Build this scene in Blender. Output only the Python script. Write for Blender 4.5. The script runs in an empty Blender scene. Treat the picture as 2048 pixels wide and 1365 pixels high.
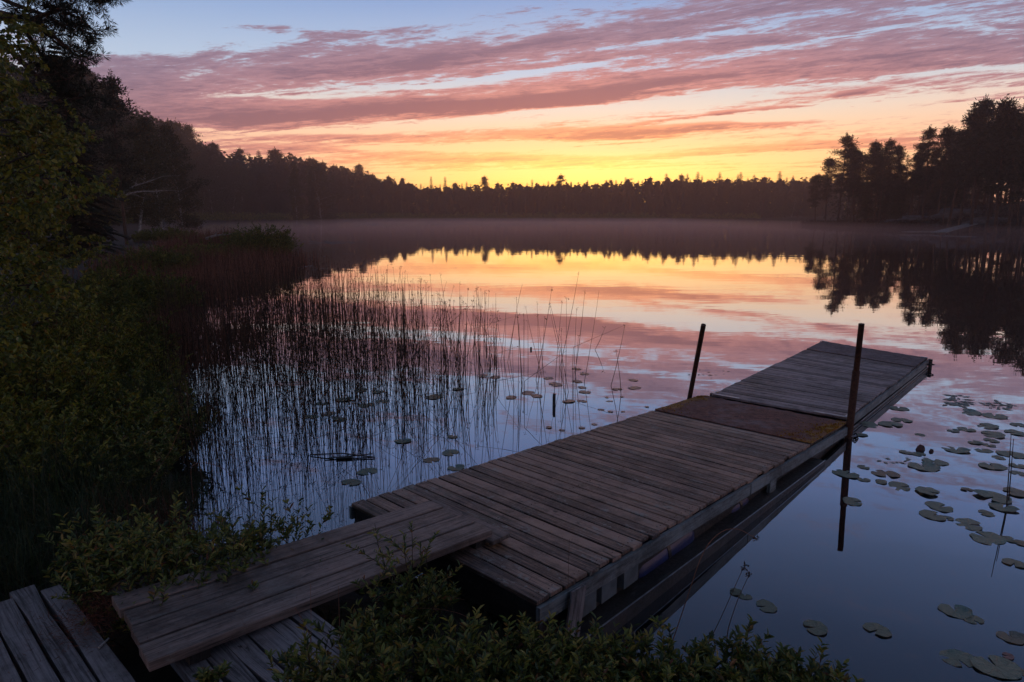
import bpy, math, random
import numpy as np
from math import radians as R, sin, cos, pi, tan, atan, atan2, sqrt, exp, degrees

S = bpy.context.scene
COL = S.collection
rng = np.random.default_rng(7)
random.seed(7)

# ------------------------------------------------------------------ camera
HC = 2.5
PITCH = atan((682.5 - 429) / 1365.0)
cam = bpy.data.cameras.new('camera')
cam.lens = 24; cam.sensor_width = 36; cam.clip_start = 0.05; cam.clip_end = 5000
co = bpy.data.objects.new('camera', cam); COL.objects.link(co)
co.location = (0, 0, HC); co.rotation_euler = (pi/2 - PITCH, 0, 0)
S.camera = co
S.view_settings.view_transform = 'Standard'; S.view_settings.look = 'None'
S.view_settings.exposure = 0.45; S.view_settings.gamma = 1.0
S.cycles.use_denoising = True
S.cycles.max_bounces = 6; S.cycles.diffuse_bounces = 2; S.cycles.glossy_bounces = 3
S.cycles.transmission_bounces = 2; S.cycles.volume_bounces = 1; S.cycles.transparent_max_bounces = 4

def ray(px, py):            # direction seen at a pixel of the 2048 px wide photograph
    x = (px - 1024) / 1365.0; y = (682.5 - py) / 1365.0
    return np.array([x, cos(PITCH) + y*sin(PITCH), -sin(PITCH) + y*cos(PITCH)])
def at(px, py, z=0.0):      # measured point at height z
    r = ray(px, py)
    return r * ((z - HC) / r[2]) + np.array([0, 0, HC])
def ae(px, py):
    r = ray(px, py)
    return degrees(atan2(r[0], r[1])), degrees(atan2(r[2], math.hypot(r[0], r[1])))

# ------------------------------------------------------------------ node helper
class N:
    def __init__(s, nt, sock): s.nt = nt; s.s = sock
    def _m(s, op, *a):
        n = s.nt.nodes.new('ShaderNodeMath'); n.operation = op
        for i, v in enumerate((s,) + a):
            if isinstance(v, N): s.nt.links.new(v.s, n.inputs[i])
            else: n.inputs[i].default_value = v
        return N(s.nt, n.outputs[0])
    def __add__(s, o): return s._m('ADD', o)
    __radd__ = __add__
    def __mul__(s, o): return s._m('MULTIPLY', o)
    __rmul__ = __mul__
    def __sub__(s, o): return s._m('SUBTRACT', o)
    def __truediv__(s, o): return s._m('DIVIDE', o)
    def max(s, o): return s._m('MAXIMUM', o)
    def min(s, o): return s._m('MINIMUM', o)
    def pow(s, o): return s._m('POWER', o)
    def sqrt(s): return s._m('SQRT')
    def exp(s): return s._m('EXPONENT')
    def abs(s): return s._m('ABSOLUTE')
def link(nt, a, b): nt.links.new(a.s if isinstance(a, N) else a, b)
def smooth(nt, v, a, b, lo=0.0, hi=1.0):
    n = nt.nodes.new('ShaderNodeMapRange'); n.interpolation_type = 'SMOOTHSTEP'
    link(nt, v, n.inputs[0]); n.inputs[1].default_value = a; n.inputs[2].default_value = b
    n.inputs[3].default_value = lo; n.inputs[4].default_value = hi
    return N(nt, n.outputs[0])
def ramp(nt, v, stops, scale=1.0, interp='LINEAR'):
    n = nt.nodes.new('ShaderNodeValToRGB'); n.color_ramp.interpolation = interp
    e = n.color_ramp.elements
    for i, (p, c) in enumerate(stops):
        el = e[i] if i < 2 else e.new(min(1, p/scale))
        el.position = min(1, p/scale); el.color = (*c, 1)
    vv = v * (1.0/scale) if scale != 1.0 else v
    link(nt, vv, n.inputs[0])
    return N(nt, n.outputs[0])
def mix(nt, f, a, b, mode='MIX'):
    n = nt.nodes.new('ShaderNodeMix'); n.data_type = 'RGBA'; n.blend_type = mode
    if isinstance(f, N): link(nt, f, n.inputs[0])
    else: n.inputs[0].default_value = f
    for v, i in ((a, 6), (b, 7)):
        if isinstance(v, N): link(nt, v, n.inputs[i])
        else: n.inputs[i].default_value = (*v, 1)
    return N(nt, n.outputs[2])
def noise(nt, vec, scale=1.0, detail=4.0, rough=0.5, dist=0.0):
    n = nt.nodes.new('ShaderNodeTexNoise')
    if vec is not None: link(nt, vec, n.inputs['Vector'])
    n.inputs['Scale'].default_value = scale; n.inputs['Detail'].default_value = detail
    n.inputs['Roughness'].default_value = rough; n.inputs['Distortion'].default_value = dist
    return N(nt, n.outputs[0])
def comb(nt, x, y, z):
    n = nt.nodes.new('ShaderNodeCombineXYZ')
    for i, v in enumerate((x, y, z)):
        if isinstance(v, N): link(nt, v, n.inputs[i])
        else: n.inputs[i].default_value = v
    return N(nt, n.outputs[0])

# ------------------------------------------------------------------ sky
SUN_AZ, SUN_EL = 6.8, -0.6
def build_world():
    w = bpy.data.worlds.new('World'); S.world = w; w.use_nodes = True
    nt = w.node_tree; nt.nodes.clear()
    out = nt.nodes.new('ShaderNodeOutputWorld'); bg = nt.nodes.new('ShaderNodeBackground')
    nt.links.new(bg.outputs[0], out.inputs[0])
    tc = nt.nodes.new('ShaderNodeTexCoord'); sep = nt.nodes.new('ShaderNodeSeparateXYZ')
    nt.links.new(tc.outputs['Generated'], sep.inputs[0])
    x, y, z = (N(nt, sep.outputs[i]) for i in range(3))
    az = x._m('ARCTAN2', y) * (180/pi)
    el = z._m('ARCSINE').max(0.0) * (180/pi)
    zz = z.max(0.0) + 0.03
    px, py = x / zz, y / zz
    s = px * (-0.906) + py * 0.423
    t = px * 0.423 + py * 0.906
    # large wavering of the bands
    w1 = noise(nt, comb(nt, s*0.16, t*0.35, 3.1), 1.0, 3.0) - 0.5
    w2 = noise(nt, comb(nt, az*0.09, el*0.25, 1.7), 1.0, 4.0) - 0.5
    t2 = t + w1 * 1.6
    n1 = noise(nt, comb(nt, s*0.20 + 4.0, t2*0.85, 0.3), 1.0, 6.0, 0.55)
    n2 = noise(nt, comb(nt, s*0.60 - t*0.5, t2*3.6, 5.3), 1.0, 8.0, 0.66, 0.35)
    # wind combed wisps, turned against the bands
    n3 = noise(nt, comb(nt, s*1.3 + t*2.6, t*3.4 - s*1.1, 9.3), 1.0, 7.0, 0.72, 0.5)
    n4 = noise(nt, comb(nt, az*0.55 + el*1.1, el*5.2 - az*0.45, 2.3), 1.0, 6.0, 0.72, 0.6)
    high = smooth(nt, el, 6, 12)
    elw = el + w2 * 1.2 + (n2 - 0.5) * 1.2 + (n4 - 0.5) * 0.5
    # cloud banks and gaps: (x, y, half width, half height in photo px, slope up to the right, weight)
    blobs = [(800,224,560,17,.085,1.5),(1150,190,300,9,.09,.9),(830,256,420,6,.07,-.6),(1500,50,620,48,.10,.55),(1780,125,480,46,.06,.48),(680,138,420,20,.13,.62),
             (960,190,560,12,.09,.40),(330,200,240,34,.06,.42),(1650,232,330,22,0,-1.0),(880,166,420,6,.10,-.55),
             (200,20,330,60,.0,-1.1),(640,20,420,26,.05,-.75),(1280,92,260,10,.10,-.6),(330,118,260,12,.12,.35),(520,62,130,8,.02,.62),
             (1420,262,330,10,.03,.85),(1160,268,190,10,.0,.55),(960,292,330,8,.02,-.5),(620,275,220,12,.03,.45),(620,300,260,7,.0,.35),
             (1000,320,270,9,0,.45),(1705,184,50,5,.1,.9),(1400,236,190,4,.09,.75),(1250,212,300,12,.03,-.6),
             (1550,300,330,8,.02,.45),(1900,205,200,6,.05,.4),(1180,350,380,10,0,-.5),(1250,330,330,5,0,.25),(700,192,260,5,.05,-.35),
             (1500,318,300,6,.0,-.4),(1650,170,380,8,.02,-.4),(430,262,120,5,.02,-.4),(1150,300,200,5,.0,-.3)]
    dens = (n1 - 0.5) * 0.9 + (n2 - 0.5) * 1.45 + (n3 - 0.5) * (high * 2.0 + 0.5) + (n4 - 0.5) * 1.5 + high * 0.04 + 0.15
    for (cx, cy, rx, ry, sl, wt) in blobs:
        a0, e0 = ae(cx, cy); a1, _ = ae(cx + rx*0.5, cy); _, e1 = ae(cx, cy - ry)
        ra = (a1 - a0)*2; re = e1 - e0
        da = az - a0
        de = elw - e0 - da * sl
        g = ((da*da) * (-1/(ra*ra)) + (de*de) * (-1/(re*re))).exp()
        dens = dens + g * wt
    dens = dens - smooth(nt, el, 15, 24, 0, 0.50)
    cloud = smooth(nt, dens, -0.02, 0.40)
    thick = smooth(nt, dens + (n2 - 0.5) * 0.9 + (n4 - 0.5) * 0.8, 0.25, 1.25)
    off = (az - SUN_AZ).abs().min(42.0)
    da = off * 0.27
    q = (da*da + el*el).sqrt()
    dc = off * 0.10
    qc = (dc*dc + el*el).sqrt()
    lit = ramp(nt, q, [(0,(1.2,.66,.08)),(3.2,(1.05,.46,.10)),(5.5,(.90,.36,.14)),(8,(.62,.24,.175)),(10.5,(.40,.175,.18)),(13.5,(.22,.145,.20)),(18,(.15,.14,.22)),(22,(.125,.13,.22)),(40,(.035,.05,.09)),(90,(.07,.08,.12))], 90)
    drk = ramp(nt, q, [(0,(.85,.38,.06)),(3.2,(.55,.21,.08)),(5.5,(.36,.115,.085)),(8,(.21,.072,.09)),(10.5,(.165,.078,.11)),(13.5,(.12,.085,.14)),(18,(.095,.09,.155)),(22,(.09,.105,.18)),(40,(.03,.045,.085)),(90,(.065,.075,.12))], 90)
    clr = ramp(nt, qc, [(0,(1.1,.64,.13)),(3,(.98,.54,.17)),(6,(.80,.55,.29)),(8,(.62,.55,.46)),(11,(.36,.45,.56)),(16,(.17,.27,.47)),(20,(.125,.20,.40)),(24,(.075,.125,.245)),(30,(.042,.072,.145)),(37,(.026,.044,.088)),(48,(.045,.06,.10)),(90,(.07,.085,.14))], 90)
    side = smooth(nt, (az - SUN_AZ).abs(), 8, 34, 0, 0.75) * smooth(nt, el, 5, 10, 1.0, 0.0)
    clr = mix(nt, side, clr, (.86, .47, .32))
    gold = smooth(nt, q, 1.2, 5.5, 1.0, 0.0)
    cc = mix(nt, thick, lit, drk)
    sky = mix(nt, cloud * 0.97, clr, cc)
    sky = mix(nt, gold * 0.32, sky, (1.3, .80, .10))
    ga = (az - 7.5) * (1/16.0); ge = (el - 3.4) * (1/1.9)
    sky = mix(nt, ((ga*ga + ge*ge) * -1.0).exp() * 0.62, sky, (.80, .42, .07), 'ADD')
    nish = nt.nodes.new('ShaderNodeTexSky'); nish.sky_type = 'NISHITA'; nish.sun_disc = False
    nish.sun_elevation = R(0.5); nish.sun_rotation = R(SUN_AZ)
    sky = mix(nt, 0.004, sky, N(nt, nish.outputs[0]), 'ADD')
    link(nt, sky, bg.inputs[0]); bg.inputs[1].default_value = 1.15
build_world()
sun = bpy.data.lights.new('sun', 'SUN'); sun.energy = 0.5; sun.angle = R(3.0); sun.color = (1, .55, .25)
so = bpy.data.objects.new('sun', sun); COL.objects.link(so)
so.rotation_euler = (R(90 - SUN_EL), 0, R(180 - SUN_AZ))   # light travels from the glow over the far shore towards the camera

# ------------------------------------------------------------------ object helpers
def tag(o, label=None, cat=None, group=None, kind=None):
    if label: o['label'] = label
    if cat: o['category'] = cat
    if group: o['group'] = group
    if kind: o['kind'] = kind
    return o
def empty(name, loc=(0,0,0), rz=0.0, sc=1.0):
    o = bpy.data.objects.new(name, None); COL.objects.link(o)
    o.location = loc; o.rotation_euler = (0, 0, rz); o.scale = (sc, sc, sc)
    o.empty_display_size = 0.1
    return o
def mesh(name, V, F, m, smooth_=False, uv=None, col=None):
    """V (n,3), F (k,3 or 4) array or list of such arrays, uv per corner, col per face"""
    me = bpy.data.meshes.new(name)
    V = np.asarray(V, float)
    if isinstance(F, np.ndarray): Fs = [F]
    else: Fs = F
    Fs = [f for f in Fs if len(f)]
    loops = np.concatenate([f.ravel() for f in Fs]); tot = np.concatenate([np.full(len(f), f.shape[1]) for f in Fs])
    me.vertices.add(len(V)); me.vertices.foreach_set('co', V.ravel())
    me.loops.add(len(loops)); me.loops.foreach_set('vertex_index', loops.astype(np.int32))
    st = np.concatenate([[0], np.cumsum(tot)[:-1]])
    me.polygons.add(len(tot)); me.polygons.foreach_set('loop_start', st.astype(np.int32)); me.polygons.foreach_set('loop_total', tot.astype(np.int32))
    me.polygons.foreach_set('use_smooth', np.full(len(tot), bool(smooth_)))
    if uv is not None:
        l = me.uv_layers.new(name='UVMap'); l.data.foreach_set('uv', np.asarray(uv, float).ravel())
    if col is not None:
        a = me.attributes.new('tone', 'FLOAT', 'FACE'); a.data.foreach_set('value', np.asarray(col, float))
    me.update(calc_edges=True); me.validate()
    me.materials.append(m)
    return me
def obj(name, me, parent=None, loc=None):
    o = bpy.data.objects.new(name, me); COL.objects.link(o)
    if parent: o.parent = parent
    if loc is not None: o.location = loc
    return o
class MB:
    def __init__(s): s.V=[]; s.F=[]; s.U=[]; s.T=[]; s.n=0
    def hexa(s, c, tone=0.5, L=None):
        """8 corners: bottom 0-3, top 4-7 (ccw). long axis 0->1"""
        c = np.asarray(c, float)
        L = L or np.linalg.norm(c[1]-c[0]); W = np.linalg.norm(c[3]-c[0]); H = np.linalg.norm(c[4]-c[0])
        o = random.uniform(0, 50)
        uvs = {(0,3,2,1):[(0,0),(0,W),(L,W),(L,0)], (4,5,6,7):[(0,0),(L,0),(L,W),(0,W)],
               (0,1,5,4):[(0,0),(L,0),(L,H),(0,H)], (1,2,6,5):[(0,0),(.02,W),(.02+H,W),(H,0)],
               (2,3,7,6):[(L,0),(0,0),(0,H),(L,H)], (3,0,4,7):[(0,0),(.02,W),(.02+H,W),(H,0)]}
        for f, u in uvs.items():
            s.F.append([i + s.n for i in f]); s.U += [(a+o, b+o*1.7) for a, b in u]; s.T.append(tone)
        s.V += list(c); s.n += 8
    def box(s, p, d, L, wdir, W, H, tone=0.5):
        p = np.asarray(p, float); d = np.asarray(d, float)*L; w = np.asarray(wdir, float)*W
        up = np.cross(d, w); up = up/np.linalg.norm(up)*H
        b = [p, p+d, p+d+w, p+w]
        s.hexa(b + [q+up for q in b], tone)
    def tube(s, pts, rad, n=8, tone=0.5, cap=True):
        pts = np.asarray(pts, float); k = len(pts)
        rad = np.full(k, rad) if np.isscalar(rad) else np.asarray(rad)
        T = np.gradient(pts, axis=0); T /= np.linalg.norm(T, axis=1)[:,None] + 1e-9
        ref = np.array([0,0,1.]) if abs(T[0][2]) < .9 else np.array([1.,0,0])
        a = np.cross(T, ref); a /= np.linalg.norm(a, axis=1)[:,None] + 1e-9
        b = np.cross(T, a)
        th = np.linspace(0, 2*pi, n, endpoint=False)
        base = s.n
        for i in range(k):
            for q in th: s.V.append(pts[i] + rad[i]*(cos(q)*a[i] + sin(q)*b[i]))
        s.n += k*n
        for i in range(k-1):
            for j in range(n):
                j2 = (j+1) % n
                s.F.append([base+i*n+j, base+(i+1)*n+j, base+(i+1)*n+j2, base+i*n+j2]); s.U += [(i*.1, j*.03), (i*.1+.1, j*.03), (i*.1+.1, j*.03+.03), (i*.1, j*.03+.03)]; s.T.append(tone)
        if cap:
            for i in (0, k-1):
                c = s.n; s.V.append(pts[i]); s.n += 1
                for j in range(0, n, 2):
                    s.F.append([c, base+i*n+j, base+i*n+(j+1)%n, base+i*n+(j+2)%n] if i else [c, base+(j+2)%n, base+(j+1)%n, base+j]); s.U += [(0,0)]*4; s.T.append(tone)
    def torus(s, c, nrm, R_, r, n=20, m=6, sy=1.0):
        c = np.asarray(c, float); nrm = np.asarray(nrm, float); nrm /= np.linalg.norm(nrm)
        ref = np.array([0,0,1.]) if abs(nrm[2]) < .9 else np.array([1.,0,0])
        a = np.cross(nrm, ref); a /= np.linalg.norm(a); b = np.cross(nrm, a)
        base = s.n
        for i in range(n):
            t = 2*pi*i/n; rd = cos(t)*a + sin(t)*b*sy
            for j in range(m):
                q = 2*pi*j/m; s.V.append(c + R_*rd + r*(cos(q)*rd + sin(q)*nrm))
        s.n += n*m
        for i in range(n):
            for j in range(m):
                s.F.append([base+i*m+j, base+((i+1)%n)*m+j, base+((i+1)%n)*m+(j+1)%m, base+i*m+(j+1)%m]); s.U += [(0,0)]*4; s.T.append(.5)
    def build(s, name, m, parent=None, sm=False):
        return obj(name, mesh(name, np.array(s.V), np.array(s.F, int), m, sm, np.array(s.U), np.array(s.T)), parent)

# ------------------------------------------------------------------ materials
def mat(name):
    m = bpy.data.materials.new(name); m.use_nodes = True
    nt = m.node_tree; b = nt.nodes['Principled BSDF']
    return m, nt, b
def attr(nt, nm='tone'):
    n = nt.nodes.new('ShaderNodeAttribute'); n.attribute_name = nm
    return N(nt, n.outputs['Fac'])
def geo_pos(nt):
    n = nt.nodes.new('ShaderNodeNewGeometry'); return N(nt, n.outputs['Position'])
def objrand(nt):
    n = nt.nodes.new('ShaderNodeObjectInfo'); return N(nt, n.outputs['Random'])
def bump(nt, b, h, strength, dist=0.01):
    n = nt.nodes.new('ShaderNodeBump'); n.inputs['Strength'].default_value = strength; n.inputs['Distance'].default_value = dist
    link(nt, h, n.inputs['Height']); nt.links.new(n.outputs[0], b.inputs['Normal'])
def vmul(nt, v, k):
    n = nt.nodes.new('ShaderNodeVectorMath'); n.operation = 'MULTIPLY'; link(nt, v, n.inputs[0]); n.inputs[1].default_value = k
    return N(nt, n.outputs[0])

def wood(name, dark, light, lichen=(.3,.3,.27), stain=(.05,.03,.02), moss=(.06,.055,.015), li=.65, mo=.35, rough=.55, grain=55):
    m, nt, b = mat(name)
    uvn = nt.nodes.new('ShaderNodeUVMap'); uv = N(nt, uvn.outputs[0])
    P = geo_pos(nt); tone = attr(nt)
    g = noise(nt, vmul(nt, uv, (2.2, grain, 1)), 1, 5, .65, .4)
    g2 = noise(nt, vmul(nt, uv, (7, grain*3.2, 1)), 1, 3, .6)
    big = noise(nt, P, 2.3, 5, .62)
    patch = noise(nt, vmul(nt, uv, (3.5, 9, 1)), 1, 6, .7, .8)
    spots = noise(nt, P, 38, 4, .7)
    c = mix(nt, smooth(nt, g*.66 + g2*.30 + (tone-.5)*.22 + .13, .44, .70), dark, light)
    blotch = noise(nt, vmul(nt, P, (1.2,1.2,1)), 1.6, 6, .72)
    c = mix(nt, smooth(nt, blotch, .36, .56, .62, 0), c, tuple(v*.45 for v in dark))  # broad random patches where the board colour turns darker
    kn = noise(nt, vmul(nt, uv, (5.5, 16, 1)), 1, 2, .5, 1.2)
    c = mix(nt, smooth(nt, kn, .68, .74, 0, .8), c, tuple(v*.35 for v in dark))
    c = mix(nt, smooth(nt, big, .50, .72, 0, .75), c, stain)
    c = mix(nt, smooth(nt, patch*.6 + spots*.4 , .53, .62, 0, li), c, lichen)
    c = mix(nt, smooth(nt, noise(nt, P, 1.4, 5, .7) + (spots-.5)*.5, .56, .72, 0, mo), c, moss)
    crack = smooth(nt, g, .30, .40)
    c = mix(nt, crack._m('SUBTRACT', 0)*1.0, mix(nt, .75, c, (.004,.003,.003)), c)
    # rusty nail heads stay subtle; grain relief
    link(nt, c, b.inputs['Base Color'])
    link(nt, smooth(nt, spots, .3, .7, rough-.12, rough+.18), b.inputs['Roughness'])
    bump(nt, b, g*.7 + g2*.25 + spots*.25, .55, .006)
    return m
M = {}
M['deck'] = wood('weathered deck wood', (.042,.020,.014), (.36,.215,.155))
M['deck2'] = wood('grey deck wood', (.048,.034,.034), (.33,.26,.255), li=.3, mo=.1)
M['gang'] = wood('grey plank wood', (.040,.026,.020), (.25,.175,.145), li=.25, mo=.0, grain=45)
M['plat'] = wood('old platform wood', (.022,.018,.018), (.24,.21,.21), li=.35, mo=.1, grain=34)
M['fascia'] = wood('bleached fascia wood', (.045,.050,.052), (.21,.235,.24), li=.4, mo=.12, grain=30)
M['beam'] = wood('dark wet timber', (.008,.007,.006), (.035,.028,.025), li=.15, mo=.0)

def simple(name, c1, c2, scale=8, rough=.8, bs=0, spec=.5, detail=4, metal=0, use_tone=False):
    m, nt, b = mat(name)
    P = geo_pos(nt); n = noise(nt, P, scale, detail, .6)
    f = smooth(nt, n, .3, .7)
    if use_tone: f = (f*.35 + attr(nt)*.8).min(1.0)
    c = mix(nt, f, c1, c2)
    link(nt, c, b.inputs['Base Color']); b.inputs['Roughness'].default_value = rough
    b.inputs['Specular IOR Level'].default_value = spec; b.inputs['Metallic'].default_value = metal
    if bs: bump(nt, b, n, bs, .02)
    return m
def leafmat(name, stops, rough=.45, spec=.4, trans=.25):
    """tone attribute picks the leaf's own colour (green, yellowing, brown)"""
    m, nt, b = mat(name)
    t = attr(nt); c = ramp(nt, t, stops)
    r = objrand(nt)
    c = mix(nt, (r - .5).abs()*.4, c, tuple(v*.55 for v in stops[1][1]))
    link(nt, c, b.inputs['Base Color']); b.inputs['Roughness'].default_value = rough
    b.inputs['Specular IOR Level'].default_value = spec
    if trans:
        tr = nt.nodes.new('ShaderNodeBsdfTranslucent'); link(nt, c, tr.inputs[0])
        ms = nt.nodes.new('ShaderNodeMixShader'); ms.inputs[0].default_value = trans
        out = nt.nodes['Material Output']
        nt.links.new(b.outputs[0], ms.inputs[1]); nt.links.new(tr.outputs[0], ms.inputs[2]); nt.links.new(ms.outputs[0], out.inputs[0])
    return m
M['rust'] = simple('rusted steel', (.035,.014,.009), (.10,.040,.022), 30, .75, .3, metal=.2)
M['steel'] = simple('galvanised steel', (.30,.31,.33), (.55,.56,.58), 12, .38, .1, metal=.9)
M['darksteel'] = simple('dark wet iron', (.015,.014,.014), (.05,.045,.045), 25, .4, .2, metal=.5)
M['barrel'] = simple('blue plastic float', (.01,.018,.075), (.02,.035,.13), 3, .4)
M['foam'] = simple('pale float block', (.05,.06,.065), (.12,.14,.15), 6, .7, .2)
M['bark'] = simple('dark bark', (.014,.011,.010), (.05,.038,.030), 6, .95, .6)
M['pinebark'] = simple('orange brown pine bark', (.030,.018,.013), (.085,.045,.028), 3, .95, .5)
M['birchbark'] = simple('pale birch bark', (.05,.045,.04), (.34,.32,.30), 5, .8, .2)
M['deadwood'] = simple('bare dead wood', (.13,.12,.11), (.30,.28,.26), 5, .8, .2)
M['needle'] = leafmat('spruce needles', [(0,(.010,.016,.010)),(.5,(.017,.026,.015)),(1,(.030,.040,.018))], .7, .2, .1)
M['pineneedle'] = leafmat('pine needles', [(0,(.012,.018,.012)),(.5,(.022,.030,.018)),(1,(.038,.042,.022))], .7, .2, .1)
M['birchleaf'] = leafmat('birch leaves', [(0,(.018,.026,.009)),(.5,(.034,.042,.014)),(.85,(.060,.055,.015)),(1,(.10,.05,.012))], .6, .3, .25)
M['alder'] = leafmat('alder leaves', [(0,(.030,.050,.010)),(.40,(.13,.165,.024)),(.80,(.30,.27,.030)),(.95,(.26,.18,.015)),(1,(.22,.07,.01))], .42, .5, .3)
M['galeleaf'] = leafmat('bog myrtle leaves', [(0,(.020,.040,.018)),(.45,(.105,.150,.032)),(.75,(.24,.24,.045)),(.93,(.30,.22,.055)),(1,(.15,.035,.015))], .40, .5, .25)
M['willow'] = leafmat('willow leaves', [(0,(.025,.040,.010)),(.5,(.11,.135,.026)),(.9,(.21,.19,.030)),(1,(.10,.045,.012))], .55, .3, .25)
M['twig'] = simple('red brown twigs', (.022,.011,.009), (.060,.028,.020), 20, .8)
M['reed'] = leafmat('reed stems', [(0,(.014,.010,.007)),(.5,(.055,.034,.019)),(1,(.14,.07,.036))], .6, .3, 0)
M['seed'] = simple('dark seed heads', (.018,.009,.006), (.045,.020,.012), 40, .9)
M['sedge'] = leafmat('dry sedge', [(0,(.06,.028,.018)),(.5,(.16,.068,.042)),(1,(.30,.13,.08))], .7, .2, .15)
M['grass'] = leafmat('long grass', [(0,(.012,.026,.010)),(.5,(.026,.050,.016)),(.9,(.06,.07,.02)),(1,(.10,.06,.03))], .5, .3, .2)
M['drybrown'] = leafmat('fallen pine needles', [(0,(.05,.016,.010)),(.5,(.11,.035,.022)),(1,(.20,.075,.04))], .8, .2, 0)
M['heather'] = leafmat('heather scrub', [(0,(.012,.010,.008)),(.5,(.030,.016,.012)),(1,(.055,.024,.018))], .8, .2, .1)
M['rock'] = simple('pale granite', (.030,.028,.028), (.085,.08,.08), 1.2, .85, .5)

def m_ground():
    m, nt, b = mat('dark forest floor'); P = geo_pos(nt)
    c = mix(nt, smooth(nt, noise(nt, P, 1.1, 6, .7), .35, .65), (.010,.008,.006), (.030,.020,.012))
    c = mix(nt, smooth(nt, noise(nt, P, .35, 5, .6), .5, .65, 0, .7), c, (.014,.020,.008))
    link(nt, c, b.inputs['Base Color']); b.inputs['Roughness'].default_value = .95
    bump(nt, b, noise(nt, P, 9, 6, .7), .8, .05); return m
M['ground'] = m_ground()

def m_water():
    m = bpy.data.materials.new('calm lake water'); m.use_nodes = True; nt = m.node_tree; nt.nodes.clear()
    out = nt.nodes.new('ShaderNodeOutputMaterial')
    d = nt.nodes.new('ShaderNodeBsdfDiffuse'); d.inputs[0].default_value = (.003,.0045,.007,1)
    g = nt.nodes.new('ShaderNodeBsdfGlossy'); g.inputs['Roughness'].default_value = .012
    g.inputs[0].default_value = (.95,.96,1,1)
    P = geo_pos(nt)
    h = noise(nt, vmul(nt, P, (.35,.9,1)), 1, 3, .5)*1.0 + noise(nt, vmul(nt, P, (2.4,3.6,1)), 1, 2, .5)*.04
    bp = nt.nodes.new('ShaderNodeBump'); bp.inputs['Strength'].default_value = 1.0; bp.inputs['Distance'].default_value = .0028
    link(nt, h, bp.inputs['Height']); nt.links.new(bp.outputs[0], g.inputs['Normal'])
    lw = nt.nodes.new('ShaderNodeLayerWeight'); lw.inputs['Blend'].default_value = .5
    f = N(nt, lw.outputs['Facing']).pow(1.9) * .95 + .035
    mx = nt.nodes.new('ShaderNodeMixShader'); link(nt, f, mx.inputs[0])
    nt.links.new(d.outputs[0], mx.inputs[1]); nt.links.new(g.outputs[0], mx.inputs[2]); nt.links.new(mx.outputs[0], out.inputs[0])
    return m
M['water'] = m_water()

# ------------------------------------------------------------------ lake, ground
SH = np.array([(-3.3,6.3),(-2.75,5.3),(-1.85,4.45),(-1.0,4.3),(-.3,4.15),(.15,3.6),(.6,2.95),(1.2,2.85),(1.7,2.6),(2.0,1.8),(2.3,.6),(4,-1.5),
    (9,-5),(22,-6),(48,2),(75,20),(96,48),(100,70),(90,85),(78,98),(72,118),(70,140),(74,158),(84,176),(104,190),(128,215),(142,250),(140,290),
    (110,312),(60,318),(0,318),(-40,312),(-62,296),(-84,262),(-92,225),(-86,195),(-72,165),(-62,140),(-54,118),(-46,92),(-38,74),(-27,60),
    (-19,51),(-15.5,43),(-15.2,35),(-13.5,28),(-11.2,20),(-8.4,14),(-6.2,10.5),(-4.5,8)])
def sdist(X, Y):
    d = np.full(X.shape, 1e9); inside = np.zeros(X.shape, bool)
    n = len(SH)
    for i in range(n):
        a = SH[i]; b = SH[(i+1) % n]; e = b - a
        t = np.clip(((X-a[0])*e[0] + (Y-a[1])*e[1])/(e@e), 0, 1)
        d = np.minimum(d, np.hypot(X-a[0]-t*e[0], Y-a[1]-t*e[1]))
        c = ((a[1] > Y) != (b[1] > Y))
        with np.errstate(divide='ignore', invalid='ignore'):
            xi = (b[0]-a[0])*(Y-a[1])/(b[1]-a[1] + 1e-12) + a[0]
        inside ^= c & (X < xi)
    return np.where(inside, -d, d)
def gz(X, Y):
    X = np.asarray(X, float); Y = np.asarray(Y, float)
    d = sdist(X, Y); r = np.hypot(X, Y)
    bank = .42*(1-np.exp(-np.maximum(d, 0)/.55))
    far = np.clip((r-25)/60, 0, 1)
    hill = far*(np.clip(d, 0, 60)*.045 + np.clip(d-5, 0, 400)*.012)
    rt = np.exp(-((X-92)**2 + (Y-128)**2)/(30**2))*3.0*np.clip(d/12, 0, 1)
    wob = .06*np.sin(X*2.1+1)*np.sin(Y*1.7) * np.clip(d, 0, 1)
    return np.where(d < 0, np.maximum(-2.5, d*.55-.02), bank + hill + rt + wob)
def build_ground():
    na = 420; rr = np.concatenate([np.linspace(.0, 8, 60)[1:], np.geomspace(8.2, 424, 120)])
    th = np.linspace(0, 2*pi, na, endpoint=False)
    Rg, T = np.meshgrid(rr, th, indexing='ij')
    X = Rg*np.cos(T); Y = 3.5 + Rg*np.sin(T)
    Z = gz(X, Y)
    V = np.stack([X.ravel(), Y.ravel(), Z.ravel()], 1)
    nr = len(rr); i, j = np.meshgrid(np.arange(nr-1), np.arange(na), indexing='ij'); i = i.ravel(); j = j.ravel(); j2 = (j+1) % na
    F = np.stack([i*na+j, (i+1)*na+j, (i+1)*na+j2, i*na+j2], 1)
    V = np.vstack([V, [0, 3.5, float(gz(0, 3.5))]]); c = len(V)-1
    F2 = np.array([[c, k, (k+1) % na] for k in range(na)])
    tag(obj('ground', mesh('ground', V, [F, F2], M['ground'], True)), kind='structure')
build_ground()
def build_water():
    V = np.array([(-260,-60,0),(260,-60,0),(260,400,0),(-260,400,0)], float)
    tag(obj('lake_water', mesh('lake_water', V, np.array([[0,1,2,3]]), M['water'])), kind='structure')
build_water()
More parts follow.
